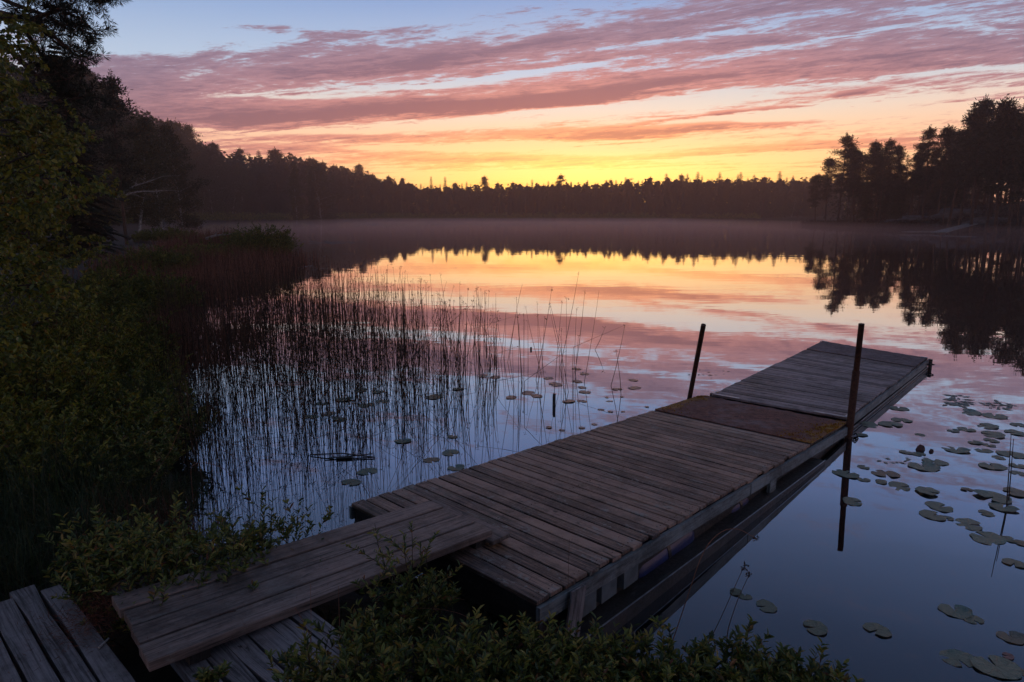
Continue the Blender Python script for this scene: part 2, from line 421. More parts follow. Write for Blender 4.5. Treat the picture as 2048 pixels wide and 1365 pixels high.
# ------------------------------------------------------------------ foliage builders
def unit(v): return v / (np.linalg.norm(v, axis=-1, keepdims=True) + 1e-9)
def leaves(P, D, Nn, L, W, fold=.25, tone=None, curl=.0):
    """P base points, D direction, Nn rough normal; one two-facet leaf each. returns V,F,tone"""
    n = len(P); D = unit(D); B = unit(np.cross(D, Nn)); Nn = unit(np.cross(B, D))
    L = np.broadcast_to(L, n)[:,None]; W = np.broadcast_to(W, n)[:,None]
    base = P; tip = P + D*L - Nn*L*curl
    l = P + D*L*.5 + B*W*.5 + Nn*W*fold; r = P + D*L*.5 - B*W*.5 + Nn*W*fold
    V = np.stack([base, l, tip, r], 1).reshape(-1, 3)
    i = np.arange(n)*4
    F = np.stack([np.stack([i, i+2, i+1], 1), np.stack([i, i+3, i+2], 1)], 1).reshape(-1, 3)
    t = np.repeat(rng.random(n) if tone is None else tone, 2)
    return V, F, t
def leaves6(P, D, Nn, L, W, fold=.2, tone=None, curl=.1):
    """broader six point leaf for foliage near the camera"""
    n = len(P); D = unit(D); B = unit(np.cross(D, Nn)); Nn = unit(np.cross(B, D))
    L = np.broadcast_to(L, n)[:,None]; W = np.broadcast_to(W, n)[:,None]
    pts = [P, P+D*L*.28+B*W*.40+Nn*W*fold, P+D*L*.68+B*W*.42+Nn*W*fold-Nn*L*curl*.4, P+D*L-Nn*L*curl,
           P+D*L*.68-B*W*.42+Nn*W*fold-Nn*L*curl*.4, P+D*L*.28-B*W*.40+Nn*W*fold]
    V = np.stack(pts, 1).reshape(-1, 3); i = np.arange(n)*6
    F = np.stack([np.stack([i, i+3, i+2, i+1], 1), np.stack([i, i+5, i+4, i+3], 1)], 1).reshape(-1, 4)
    t = np.repeat(rng.random(n) if tone is None else tone, 2)
    return V, F, t
def rdir(n): return unit(rng.normal(size=(n, 3)))
def join(parts):
    V = []; F = []; T = []; o = 0
    for v, f, t in parts: V.append(v); F.append(f + o); T.append(t); o += len(v)
    return np.vstack(V), np.vstack(F), np.concatenate(T)
def tubes(segs, n=5):
    """segs: list of (pts, radii)"""
    b = MB()
    for p, r in segs: b.tube(p, r, n, cap=False)
    return b

# ---- prototypes for trees (trunk mesh, crown mesh), each of unit metre scale and ~20 m high
def spruce_proto(h=20, w=2.6, lo=.06, seed=1):
    r = np.random.default_rng(seed); segs = [([(0,0,-.6),(0,0,h*.5),(.05,.02,h)], [h*.011, h*.007, .012])]
    P=[];D=[];Nn=[];L=[];W=[]
    z = h*lo
    while z < h*.985:
        f = 1 - (z/h); rad = w*(f**.72)*r.uniform(.72, 1.12) + .06
        k = int(5 + 5*f)
        a0 = r.uniform(0, 6.28)
        for i in range(k):
            a = a0 + i*2*pi/k + r.normal(0, .22); R_ = rad*r.uniform(.6, 1.15)
            d = np.array([cos(a), sin(a), 0]); m = max(3, int(R_/.20))
            for q in range(m):
                u = (q+.5)/m
                c = np.array([0,0,z]) + d*R_*u + np.array([0,0,-R_*.38*u*u + R_*.10*u])
                for s_ in (-1, 1, 0):
                    dd = d*(.55 if s_ else 1) + np.array([-d[1], d[0], 0])*s_*.9 + np.array([0,0,-.35 - .25*r.random()])
                    P.append(c); D.append(dd); Nn.append((0,0,1)); L.append(.34+.46*R_/w*(1-u*.4)+.15*r.random()); W.append(.24+.12*r.random())
        z += h*.017 + .10*r.random() + .12*f
    for q in range(6): P.append((0,0,h*.97)); D.append((r.normal(0,.25), r.normal(0,.25), 1)); Nn.append((1,.2,0)); L.append(.30); W.append(.08)
    V,F,T = leaves(np.array(P), np.array(D), np.array(Nn, float), np.array(L), np.array(W), .1)
    return tubes(segs).build_mesh('spruce_trunk', M['bark']), mesh('spruce_crown', V, F, M['needle'], col=T)
def _bm(s, name, m, sm=True): return mesh(name, np.array(s.V), np.array(s.F, int), m, sm, np.array(s.U), np.array(s.T))
MB.build_mesh = _bm
def limb(p, d, L, bend, k=5, r=None, up=.0):
    pts = [np.array(p, float)]; d = np.array(d, float)
    for i in range(k):
        d = d + np.array([(r or random).normal(0, bend) if r is not None else random.gauss(0, bend) for _ in range(3)]) + np.array([0,0,up])
        d /= np.linalg.norm(d); pts.append(pts[-1] + d*L/k)
    return pts
def pine_proto(h=19, seed=1, lo=.45, w=2.6):
    r = np.random.default_rng(seed)
    tr = limb((0,0,-.6), (r.normal(0,.03), r.normal(0,.03), 1), h*.97, .025, 8, r, .05)
    segs = [(tr, np.linspace(h*.0115, .045, 9))]
    P=[];D=[];L=[];W=[]
    tp = np.array(tr)
    def trunk(z):
        k = np.clip((z+.6)/(h*.97)*8, 0, 7.99); i = int(k); return tp[i]*(1-(k-i)) + tp[i+1]*(k-i)
    n = int(r.integers(19, 26))
    for i in range(n):
        u = (i + r.random()*.6)/n; z = h*(lo + (1-lo)*u**.85)*.975 - .9
        prof = w*(.5 + 1.0*u)*(1 - 1.45*max(0, u-.36))*(1 - (.5 if r.random() < .25 else 0))
        R_ = max(.35, prof*r.uniform(.55, 1.2)); a = i*2.4 + r.normal(0, .5)
        p = trunk(z); d = np.array([cos(a), sin(a), .28 + .25*u + r.normal(0,.12)])
        pts = limb(p, d, R_, .16, 5, r, .03); segs.append((pts, np.linspace(.055, .012, 6)))
        cl = []
        for q in (2,3,4,5):
            for _ in range(2): cl.append(pts[q] + r.normal(0, .20, 3)*[1.4,1.4,.32]*(.5+R_/w))
        for c in cl:
            m = int(r.integers(28, 44))
            off = r.normal(0, 1, (m,3))*[.40,.40,.15]
            for o in off:
                P.append(c+o); dd = o/[1,1,.6]; D.append(dd + r.normal(0,.25,3) + [0,0,.25]); L.append(r.uniform(.16,.52)); W.append(r.uniform(.08,.18))
    for i in range(9):       # tapering leader
        f = i/8; c0 = tp[-1] + np.array([0,0,-1.6 + 2.2*f])
        for _ in range(2 if f < .8 else 1):
            c = c0 + r.normal(0, 1, 3)*[.62*(1-f), .62*(1-f), .08]; m = int(30*(1-.55*f))
            for o in r.normal(0, 1, (m,3))*[.30*(1-f)+.06, .30*(1-f)+.06, .12]:
                P.append(c+o); D.append(o/[1,1,.6] + r.normal(0,.2,3) + [0,0,.5]); L.append(r.uniform(.14,.34)); W.append(r.uniform(.06,.12))
    for i in range(int(r.integers(3,8))):     # dead snags below the crown
        z = h*r.uniform(.2, lo); a = r.uniform(0,6.28); segs.append((limb(trunk(z), (cos(a), sin(a), .1), r.uniform(.5,1.4), .2, 3, r), np.linspace(.025,.006,4)))
    V,F,T = leaves(np.array(P), np.array(D), rdir(len(P)), np.array(L), np.array(W), .1)
    return tubes(segs).build_mesh('pine_trunk', M['pinebark']), mesh('pine_crown', V, F, M['pineneedle'], col=T)
def broad_proto(h=17, seed=1, w=3.2, lo=.12, leaf=.26, n=20, mt='birchleaf', bark='birchbark', dens=1.0):
    r = np.random.default_rng(seed)
    tr = limb((0,0,-.6), (r.normal(0,.06), r.normal(0,.06), 1), h*.93, .05, 8, r, .06); tp = np.array(tr)
    segs = [(tr, np.linspace(h*.009, .02, 9))]
    P=[];D=[]
    def cloud(c, m, sp):
        o = r.normal(0, 1, (m,3))*sp; P.append(c+o); D.append(r.normal(0,.6,(m,3)) + [0,0,-.7])
    for i in range(n*2):
        u = (i+r.random())/(n*2); k = (lo + (1-lo)*u)*8; j = min(7, int(k)); p = tp[j]*(1-(k-j)) + tp[j+1]*(k-j)
        R_ = w*(sin(pi*min(1, .22+u*.78))**.7)*r.uniform(.55, 1.25)*(1 - .25*u); a = i*2.4 + r.normal(0,.4)
        pts = limb(p, (cos(a), sin(a), .65+.5*u), R_*1.15, .18, 5, r, -.04); segs.append((pts, np.linspace(.05*R_/w+.01, .008, 6)))
        for q in (2,3,4,5):
            cloud(pts[q], int(70*dens*r.uniform(.4,1.3)), np.array([.40,.40,.34])*(.6+.5*R_/w))
            if r.random() < .6:
                c2 = pts[q] + r.normal(0,.7,3); segs.append(([pts[q], (pts[q]+c2)/2 + r.normal(0,.08,3), c2], [.014,.010,.005])); cloud(c2, int(45*dens), np.array([.3,.3,.3]))
    cloud(tp[-1], int(90*dens), np.array([.4,.4,.5]))
    P = np.vstack(P); D = np.vstack(D); k = len(P)
    V,F,T = leaves(P, D, rdir(k), leaf*r.uniform(.6,1.3,k), leaf*.75*r.uniform(.6,1.2,k), .1)
    return tubes(segs).build_mesh('broadleaf_trunk', M[bark]), mesh('broadleaf_crown', V, F, M[mt], col=T)

PR = {'spruce': [spruce_proto(20, 3.0, .05, 1), spruce_proto(20, 2.5, .08, 2), spruce_proto(20, 3.5, .04, 3), spruce_proto(20, 2.2, .10, 4)],
      'pine': [pine_proto(20, 11, .45, 2.7), pine_proto(20, 12, .40, 3.1), pine_proto(20, 13, .52, 2.3), pine_proto(20, 14, .35, 2.8), pine_proto(20, 15, .6, 2.6)],
      'birch': [broad_proto(20, 21, 3.4, .12), broad_proto(20, 22, 2.8, .18), broad_proto(20, 23, 4.0, .10, dens=1.2)]}
NTREE = {'spruce': 'spruce_tree', 'pine': 'pine_tree', 'birch': 'birch_tree'}
CAT = {'spruce': 'spruce', 'pine': 'pine tree', 'birch': 'birch'}
def tree(kind, x, y, h, label, group=None, v=None, wide=1.0, sink=0.0):
    k = random.randrange(len(PR[kind])) if v is None else v
    t, c = PR[kind][k]; h = h*{'birch': 1.05, 'pine': 1.04, 'spruce': 1.0}[kind]
    z = float(gz(np.array([x]), np.array([y]))[0]) - sink
    e = empty(NTREE[kind], (x, y, z), random.uniform(0, 6.28)); e.scale = (h/20*wide, h/20*wide, h/20)
    tag(e, label, CAT[kind], group)
    obj('trunk', t, e); obj('crown', c, e)
    return e
def lerp_px(tab, px):
    return float(np.interp(px, [a for a, b in tab], [b for a, b in tab]))
def elev_h(px, py, D):      # height of a thing whose top shows at (px,py) and stands D metres ahead
    r = ray(px, py); return HC + r[2]/r[1]*D

# skyline of the photograph used to choose natural tree heights (x, top y)
SKY = [(150,130),(215,150),(250,185),(280,215),(330,225),(372,250),(385,276),(430,282),(470,300),(540,308),(585,300),(650,322),(720,332),(780,352),(850,366),(960,366),(1100,360),(1250,358),(1340,350),(1450,352),(1560,352),(1640,350)]
def shore_trees():
    r = random.Random(5); placed = []
    # three staggered ranks follow the far and the left bank, outside the water
    ctrl = [(-47,74),(-56,92),(-64,112),(-74,136),(-84,158),(-97,188),(-102,222),(-94,262),(-74,300),(-44,318),(0,325),(60,325),(116,319),(150,300)]
    seg = [np.array(p, float) for p in ctrl]
    cum = [0]
    for a, b in zip(seg, seg[1:]): cum.append(cum[-1] + np.linalg.norm(b-a))
    def pt(s):
        i = max(0, min(len(seg)-2, int(np.searchsorted(cum, s) - 1))); u = (s-cum[i])/(cum[i+1]-cum[i])
        p = seg[i]*(1-u) + seg[i+1]*u; d = seg[i+1]-seg[i]; d /= np.linalg.norm(d); return p, np.array([-d[1], d[0]])
    tot = cum[-1]
    for rank, (off, step) in enumerate(((0, 3.9), (4.5, 4.0), (9.5, 4.4), (16, 5.5))):
        s = r.uniform(0, step)
        while s < tot:
            p, nrm = pt(s); p = p + nrm*(off + r.uniform(-1.4, 1.6)) + np.array([r.uniform(-.8,.8)]*2)
            s += step*r.uniform(.75, 1.3)
            px = 1024 + 1365*p[0]/(p[1]*cos(PITCH)+HC*sin(PITCH))
            if px > 1690 or px < 180: continue
            top = lerp_px(SKY, px)
            h = elev_h(px, top, p[1]) - float(gz(np.array([p[0]]), np.array([p[1]]))[0])
            far = p[1] > 250
            if far: kind = r.choices(['spruce','pine','birch'], [.68,.27,.05])[0]; h *= r.choice([.84,.88,.90,.94,.98,1.0,1.05,.92,.88]) if rank < 3 else r.uniform(.85,1.06)
            elif p[1] > 150: kind = r.choices(['spruce','pine','birch'], [.34,.16,.5])[0]; h *= r.uniform(.84, 1.03)
            else: kind = r.choices(['spruce','pine','birch'], [.25,.15,.6])[0]; h *= r.uniform(.84, 1.04)
            if rank == 0: h *= .86
            if far: where, grp = 'in the forest edge on the far shore below the sunrise', 'far shore'
            elif p[1] > 150: where, grp = 'in the forest edge on the distant left shore', 'left shore'
            else: where, grp = 'in the forest edge on the nearer left shore', 'near left shore'
            adj = {'spruce':'dark pointed spruce', 'pine':'dark clump crowned pine', 'birch':'dark leafy birch'}[kind]
            tree(kind, p[0], p[1], max(6, h), f'{adj} {where}', f'{CAT[kind]}s of the {grp}', wide=r.uniform(.85, 1.25) if far else r.uniform(.95,1.35))
shore_trees()
# trees that stand out of the skyline
tree('birch', *(ray(585,300)[:2]*205/ray(585,300)[1]), elev_h(585,284,205)-3, 'round topped birch standing above the left forest skyline', v=1, wide=.8)
tree('spruce', *(ray(618,300)[:2]*205/ray(618,300)[1]), elev_h(618,296,205)-3, 'spruce tip just right of the round topped birch on the left skyline', v=1)
tree('pine', *(ray(970,352)[:2]*322/ray(970,352)[1]), elev_h(970,351,322)-1, 'small mushroom topped pine rising alone left of the sunrise glow', v=4, wide=.9)
tree('spruce', *(ray(890,352)[:2]*318/ray(890,352)[1]), elev_h(890,350,318)-1, 'pointed spruce rising left of the small mushroom topped pine', v=0)
tree('spruce', *(ray(862,352)[:2]*318/ray(862,352)[1]), elev_h(862,350,318)-1, 'outermost left of the pointed spruces left of the sunrise glow', v=1)
tree('pine', *(ray(1112,350)[:2]*320/ray(1112,350)[1]), elev_h(1112,347,320)-1, 'broad pine top straight under the brightest yellow cloud', v=3, wide=1.2)
for px, py, nm in ((1333,343,'tallest spruce of the far shore right of the sunrise glow'),(1396,341,'slim spruce spike beside the tallest one on the far shore'),(1440,341,'slim spruce spike over the middle of the far right forest'),(1482,342,'short spruce spike between two slim ones on the far shore'),(1560,342,'spruce spike nearest the right headland on the far shore')):
    tree('spruce', *(ray(px,py)[:2]*318/ray(px,py)[1]), elev_h(px,py,318)-1, nm, v=0 if px in (1333, 1440) else 2, wide=1.25)
tree('birch', *(ray(345,200)[:2]*88/ray(345,200)[1]), elev_h(345,198,88)-1.5, 'open crowned birch at the right end of the high left trees', v=2, wide=1.0)
tree('birch', *(ray(305,200)[:2]*80/ray(305,200)[1]), elev_h(300,200,80)-1.5, 'leafy birch left of the open crowned one on the left shore', v=0, wide=1.1)
tree('birch', *(ray(262,300)[:2]*66/ray(262,300)[1]), elev_h(262,196,66)-1.5, 'dark full birch behind the near leafy trees', v=1, wide=1.3)
tree('pine', *(ray(225,200)[:2]*44/ray(225,200)[1]), elev_h(225,140,44)-1, 'dark pine right behind the near alder', v=3, wide=1.0)
tree('pine', *(ray(160,200)[:2]*36/ray(160,200)[1]), elev_h(170,92,36)-1, 'second dark pine behind the near alder, further left', v=1, wide=1.1)
tree('spruce', *(ray(120,200)[:2]*33/ray(120,200)[1]), elev_h(120,60,33)-1, 'dark spruce standing behind the near alder', v=2, wide=1.3)

for px, D, nm in ((646,262,'full spruce closing a gap in the left forest under the pink clouds'),(636,240,'broad birch closing a gap in the left forest'),(1530,322,'wide spruce closing a gap in the far right forest')):
    r_ = ray(px, lerp_px(SKY, px)+6); x = r_[0]/r_[1]*D; tree('birch' if 'birch' in nm else 'spruce', x, D, elev_h(px, lerp_px(SKY, px)+6, D)-float(gz(np.array([x]), np.array([float(D)]))[0]), nm, v=2, wide=1.5)
# right headland of tall pines
HEAD = [(1640,352,168),(1662,318,160),(1690,272,152),(1722,290,150),(1750,286,146),(1782,282,142),(1808,292,140),(1832,288,134),(1865,258,126),(1893,256,122),(1920,232,116),(1945,225,112),(1975,200,106),(2002,222,104),(2026,200,98),(2052,210,96),(2085,190,92),(2130,170,88),(2180,160,88)]
HL = ['low pine at the very tip of the right headland','slender pine next to the tip of the right headland','high pine with layered boughs at the left end of the headland grove',
 'pine just right of the layered high pine','fourth pine of the headland grove','pine in the first dip of the headland skyline','short pine in the headland skyline dip','pine ending the low part of the headland skyline',
 'pine where the headland skyline starts to climb','pine on the climbing part of the headland skyline','tall pine left of the pair of highest headland pines','tall pine closely beside the highest headland pine','highest headland pine with a ragged top','pine between the two highest headland tops','second of the two highest headland pines','pine at the right edge of the picture','pine beyond the right edge','pine beyond the right edge, further out','pine beyond the right edge, furthest out']
rr_ = random.Random(9)
for i, (px, py, D) in enumerate(HEAD):
    r_ = ray(px, py); x = r_[0]/r_[1]*D
    z = float(gz(np.array([x]), np.array([D]))[0]); tree('pine', x, D, elev_h(px, py, D) - z + .3, HL[i], v=[2,0,1,3,0,1,2,3,1,0,3,1,0,2,1,3,0,1,2][i], wide=1.1)
for i in range(112):
    px = rr_.uniform(1655, 2230); D = rr_.uniform(104, 168) if px > 1800 else rr_.uniform(138, 172)
    if px > 1960: D = rr_.uniform(93, 150)
    topy = lerp_px([(a, b) for a, b, c in HEAD], px) + rr_.uniform(6, 60) + (10 if px > 1850 else 0)
    r_ = ray(px, topy); x = r_[0]/r_[1]*D
    if sdist(np.array([x]), np.array([float(D)]))[0] < 1.5: continue
    z = float(gz(np.array([x]), np.array([D]))[0])
    kind = 'pine' if rr_.random() < .8 else 'spruce'
    tree(kind, x, D, max(7, elev_h(px, topy, D) - z), f'{"slender dark pine" if kind=="pine" else "dark spruce"} inside the crowded right headland grove', f'{CAT[kind]}s inside the headland grove', wide=rr_.uniform(.8,1.1))
# deeper wood behind the counted trees: one mass nobody could count
def wood_mass():
    r = np.random.default_rng(33)
    ctrl = np.array([(-52,74),(-61,92),(-70,112),(-80,136),(-92,160),(-106,190),(-112,224),(-106,268),(-80,310),(-44,334),(0,340),(60,340),(120,334),(165,316),(190,280)], float)
    d = np.r_[0, np.cumsum(np.linalg.norm(np.diff(ctrl, axis=0), axis=1))]
    n = 135000; s = r.random(n)*d[-1]
    x = np.interp(s, d, ctrl[:,0]); y = np.interp(s, d, ctrl[:,1])
    ang = np.arctan2(np.interp(s+1, d, ctrl[:,1])-y, np.interp(s+1, d, ctrl[:,0])-x)
    off = r.uniform(-4, 9, n); x = x - np.sin(ang)*off; y = y + np.cos(ang)*off
    px = 1024 + 1365*x/y
    top = np.interp(px, [a for a,b in SKY], [b for a,b in SKY]) + 12 + 5*np.sin(x*.31)*np.sin(y*.17+x*.9)
    P_ = PITCH + np.arctan((top-682.5)/1365)
    H = HC - np.tan(P_)*y
    g = gz(x, y)
    k = 8 + (np.sin(s*.9)+np.sin(s*.37+2))*.05*H
    z = g + (H - g)*(1 - np.sin(s*1.3)*.06)*r.random(n)
    sz = r.uniform(.7, 1.5, n)*(.6 + y/450)
    V, F, T = leaves(np.stack([x,y,z],1), rdir(n)*[1,1,.5]+[0,0,-.4], rdir(n), sz, sz*.6, .1)
    tag(obj('background_forest', mesh('background_forest', V, F, M['needle'], col=T)), 'dense dark forest filling in behind the first trees round the lake', 'forest', kind='stuff')
    ctrl = np.array([(86,186),(97,158),(106,132),(114,108),(124,90)], float); d = np.r_[0, np.cumsum(np.linalg.norm(np.diff(ctrl, axis=0), axis=1))]
    n = 26000; s = r.random(n)*d[-1]; x = np.interp(s, d, ctrl[:,0]) + r.uniform(0, 14, n); y = np.interp(s, d, ctrl[:,1]) + r.uniform(0, 8, n); px = 1024 + 1365*x/y
    top = np.interp(px, [1640,1700,1850,1900,1975,2100], [400,370,330,335,270,240]); H = HC - np.tan(PITCH + np.arctan((top-682.5)/1365))*y; g = gz(x, y)
    z = g + (H-g)*r.random(n)**.9; sz = r.uniform(.4,.9,n)
    V, F, T = leaves(np.stack([x,y,z],1), rdir(n)*[1,1,.5]+[0,0,-.4], rdir(n), sz, sz*.6, .1)
    tag(obj('background_forest', mesh('background_forest', V, F, M['needle'], col=T)), 'dark young spruce thicket deep inside the right headland grove', 'forest', kind='stuff')
    # low scrub along the banks
    def scrub(name, ctrl, n, w0, w1, h, m, label, sz=.25):
        ctrl = np.array(ctrl, float); d = np.r_[0, np.cumsum(np.linalg.norm(np.diff(ctrl, axis=0), axis=1))]
        s = r.random(n)*d[-1]; x = np.interp(s, d, ctrl[:,0]); y = np.interp(s, d, ctrl[:,1])
        ang = np.arctan2(np.interp(s+1, d, ctrl[:,1])-y, np.interp(s+1, d, ctrl[:,0])-x); off = r.uniform(w0, w1, n)
        x = x - np.sin(ang)*off; y = y + np.cos(ang)*off
        hh = h*(.5 + .5*np.sin(s*1.7)*np.sin(s*.53+1)*.8 + .3)
        z = np.maximum(gz(x, y), 0) + r.random(n)*hh
        z0 = sz*(.7+y/300)
        V, F, T = leaves(np.stack([x,y,z],1), rdir(n)+[0,0,.9], rdir(n), r.uniform(.6,1.4,n)*z0, .4*z0, .1)
        tag(obj(name, mesh(name, V, F, M[m], col=T)), label, 'scrub', kind='stuff')
    scrub('shore_scrub', [(-46,72),(-55,92),(-63,112),(-73,136),(-87,162),(-94,195),(-93,225),(-85,262),(-64,296),(-40,313),(0,319),(60,319),(112,313)], 26000, -1.0, 5, 2.2, 'willow', 'dark willow scrub and sedge along the far water edge', .5)
    scrub('heather', [(71,142),(75,158),(72,118),(78,98),(90,85),(100,75)][:1] + [(72,118),(78,99),(89,86),(99,74)], 9000, -1.2, 14, .8, 'heather', 'red brown heather scrub on the low right headland bank', .3)
    scrub('heather', [(84,176),(75,160),(70.5,141),(72,119)], 5000, -8, 1.0, .8, 'heather', 'red brown heather scrub at the tip of the right headland', .3)
wood_mass()

def rock(px, py, D, sx, sy, sz, label):
    import bmesh
    r_ = ray(px, py); x = r_[0]/r_[1]*D; z = float(gz(np.array([x]), np.array([float(D)]))[0])
    bm = bmesh.new(); bmesh.ops.create_icosphere(bm, subdivisions=3, radius=1)
    for v in bm.verts:
        c = v.co; k = 1 + .16*sin(c.x*3.1+px)*sin(c.y*2.7) + .12*sin(c.z*5+c.x*4); v.co = c*k; v.co.x *= sx; v.co.y *= sy; v.co.z *= sz
    me = bpy.data.meshes.new('rock_slab'); bm.to_mesh(me); bm.free(); me.materials.append(M['rock'])
    for p in me.polygons: p.use_smooth = True
    tag(obj('rock_slab', me, loc=(x, D, z)), label, 'rock', 'pale rock slabs on the headland')
rock(1850,430,128,4.5,3,.7,'long pale rock slab low under the headland pines, leftmost')
rock(1925,418,122,5,3,1.3,'pale rock slab between headland trunks, second from the left')
rock(1800,438,132,2.6,2,.45,'small pale rock slab near the headland water edge')
rock(1985,428,112,4,3,1.0,'pale rock slab by the right picture edge under the tallest pines')

# distant low jetty on the headland
def far_jetty():
    e = empty('jetty', (0,0,0)); tag(e, 'small pale jetty sloping down to the water below the right headland', 'jetty')
    a = at(1930,461,0); a[2] = .95; b = at(1862,466,0.15); d = b - a; L = np.linalg.norm(d); d /= L; w = np.array([-d[1], d[0], 0])
    m = MB(); m.box(a, d, L, w, 1.6, .10); m.build('deck', M['fascia'], e)
    c = at(1862,465,.15); f = at(1803,465,.15); d2 = f-c; L2 = np.linalg.norm(d2); d2/=L2
    m = MB(); m.box(c, d2, L2, np.array([-d2[1], d2[0],0]), .8, .12); m.build('float', M['deck2'], e)
    for k in (0.1,.9):
        p = a + d*L*k; m = MB(); m.tube([p+[0,0,-1.4], p+[0,0,-.01]], .09, 8); m.build('post', M['beam'], e)
far_jetty()

# ------------------------------------------------------------------ the floating dock
ZN, ZF, Z2 = .44, .16, .17
qA, qB, qC, qD = at(702,1007,ZN), at(1072,1204,ZN), at(1697,845,ZF), at(1405,791,ZF)
qE, qF_, qG, qH = at(1424,789,Z2+.015), at(1693,836,Z2+.015), at(1854,716.5,Z2), at(1645,683,Z2)
def bil(Q, u, v):   # u across (left 0 .. right 1), v along
    a, b, c, d = Q; return (a*(1-u) + b*u)*(1-v) + (d*(1-u) + c*u)*v
def planks(Q, v0, v1, n, th, name, m, parent, gap=.013, dz=0.0, jag=.012, seed=1, tone=None, over=(0.0, 0.0), uj=None):
    r = random.Random(seed); Lr = np.linalg.norm((Q[3]+Q[2]-Q[0]-Q[1])/2); W = np.linalg.norm(Q[1]-Q[0]); b = MB()
    for i in range(n):
        a = v0 + (v1-v0)*i/n + gap/2/Lr*r.uniform(.3,1.6); c = v0 + (v1-v0)*(i+1)/n - gap/2/Lr*r.uniform(.3,1.6)
        u0 = r.uniform(-jag, jag)/W - over[0]; u1 = 1 + r.uniform(-jag, jag)/W + over[1]
        if uj: u0, u1 = uj(i, u0, u1)
        zz = dz + r.uniform(-.0025, .0025); t = r.random() if tone is None else tone + r.uniform(-.1,.1)
        tilt = r.uniform(-.0018,.0018)
        K = 6; us = np.linspace(u0, u1, K+1); br = r.uniform(-.004,.004)
        for k in range(K):      # plank in short lengths so it can bow a little; one surface
            pass
        top = [bil(Q,u0,a), bil(Q,u1,a), bil(Q,u1,c), bil(Q,u0,c)]
        top = [p + np.array([0,0,zz + (tilt if j < 2 else -tilt)]) for j, p in enumerate(top)]
        b.hexa([p - np.array([0,0,th]) for p in top] + top, t)
    o = b.build(name, m, parent)
    bv = o.modifiers.new('edge', 'BEVEL'); bv.width = .0035; bv.segments = 1; bv.limit_method = 'ANGLE'
    return o
def m_mat(name, a, b_, mossy):
    m, nt, b = mat(name); P = geo_pos(nt); uvn = nt.nodes.new('ShaderNodeUVMap'); uv = N(nt, uvn.outputs[0])
    f = noise(nt, P, 90, 4, .75); g = noise(nt, P, 3.2, 5, .7)
    c = mix(nt, smooth(nt, f*.5 + noise(nt, P, 16, 5, .75)*.5, .40, .60), tuple(v*.6 for v in a), b_)
    c = mix(nt, smooth(nt, g, .45, .65, 0, .6), c, tuple(v*2.0 for v in (.12,.09,.095)))
    if mossy:
        # moss cushions grow on both ends of the felt
        sp = nt.nodes.new('ShaderNodeSeparateXYZ'); link(nt, uv, sp.inputs[0]); u = N(nt, sp.outputs[0])
        edge = (u - .5).abs()
        mo = smooth(nt, edge*1.3 + noise(nt, P, 4.2, 6, .75)*.75, .90, 1.02, 0, .85)
        c = mix(nt, mo, c, mix(nt, smooth(nt, noise(nt, P, 12, 4, .7), .35, .6), (.26,.075,.015), (.42,.22,.015)))
        c = mix(nt, smooth(nt, edge*.8 + noise(nt, P, 2.6, 5, .7)*.6, .45, .62, 0, .55)*(mo*-1.0+1.0), c, (.16,.045,.028))
    link(nt, c, b.inputs['Base Color']); b.inputs['Roughness'].default_value = .78 if mossy else .7
    bump(nt, b, f*.6 + noise(nt, P, 25, 4, .6)*.5, .9, .012); return m
M['felt'] = m_mat('mossy roofing felt', (.075,.024,.017), (.27,.098,.070), True)
M['moss'] = leafmat('ochre moss', [(0,(.20,.06,.014)),(.5,(.34,.15,.014)),(1,(.44,.27,.02))], .9, .1, .2)
M['felt2'] = m_mat('clean roofing felt', (.07,.045,.045), (.19,.13,.13), False)
def felt(Q, v0, v1, name, m, parent, dz=.004, th=.006, inset=0.0):
    nu, nv = 40, 26; r = np.random.default_rng(5); V = []; UV = []
    for j in range(nv+1):
        for i in range(nu+1):
            u = inset + (1-2*inset)*i/nu; p = bil(Q, u, v0+(v1-v0)*j/nv) + np.array([0,0,dz+th + .0025*sin(i*.9+j*.31)*sin(j*.7) + r.normal(0,.0008)])
            if j == nv: p = p + (bil(Q,u,v1)-bil(Q,u,v0))*(.015*sin(i*1.3)+.01*sin(i*.37))
            V.append(p); UV.append((i/nu, j/nv*.7))
    n = len(V)
    for k in range(n): V.append(V[k] - np.array([0,0,th+.002]))
    F = []
    for j in range(nv):
        for i in range(nu): a = j*(nu+1)+i; F.append((a, a+1, a+nu+2, a+nu+1))
    rim = [i for i in range(nu+1)] + [(j+1)*(nu+1)-1 for j in range(1,nv+1)] + [nv*(nu+1)+i for i in range(nu-1,-1,-1)] + [j*(nu+1) for j in range(nv-1,0,-1)]
    for a, b_ in zip(rim, rim[1:]+rim[:1]): F.append((a, a+n, b_+n, b_))
    F = np.array(F); UV = np.array(UV + UV)
    return obj(name, mesh(name, np.array(V), F, m, False, UV[F.ravel()]), parent)
def side_board(Q, u, v0, v1, zt, zb, th, name, m, parent, out, n=1, gaps=0):
    """board along a long side of the dock: u side, from v0 to v1, zt/zb below deck level"""
    b = MB(); p0 = bil(Q,u,v0); p1 = bil(Q,u,v1); d = p1-p0; L = np.linalg.norm(d[:2]); side = np.array([d[1],-d[0],0])/L*out
    for k in range(n):
        a = p0 + d*(k/n + (.002 if k else 0)); c = p0 + d*((k+1)/n - .002)
        lo = np.array([0,0,-zb]); hi = np.array([0,0,-zt])
        b.hexa([a+lo, c+lo, c+lo+side*th, a+lo+side*th, a+hi, c+hi, c+hi+side*th, a+hi+side*th], .3+.4*random.random())
    o = b.build(name, m, parent); return o

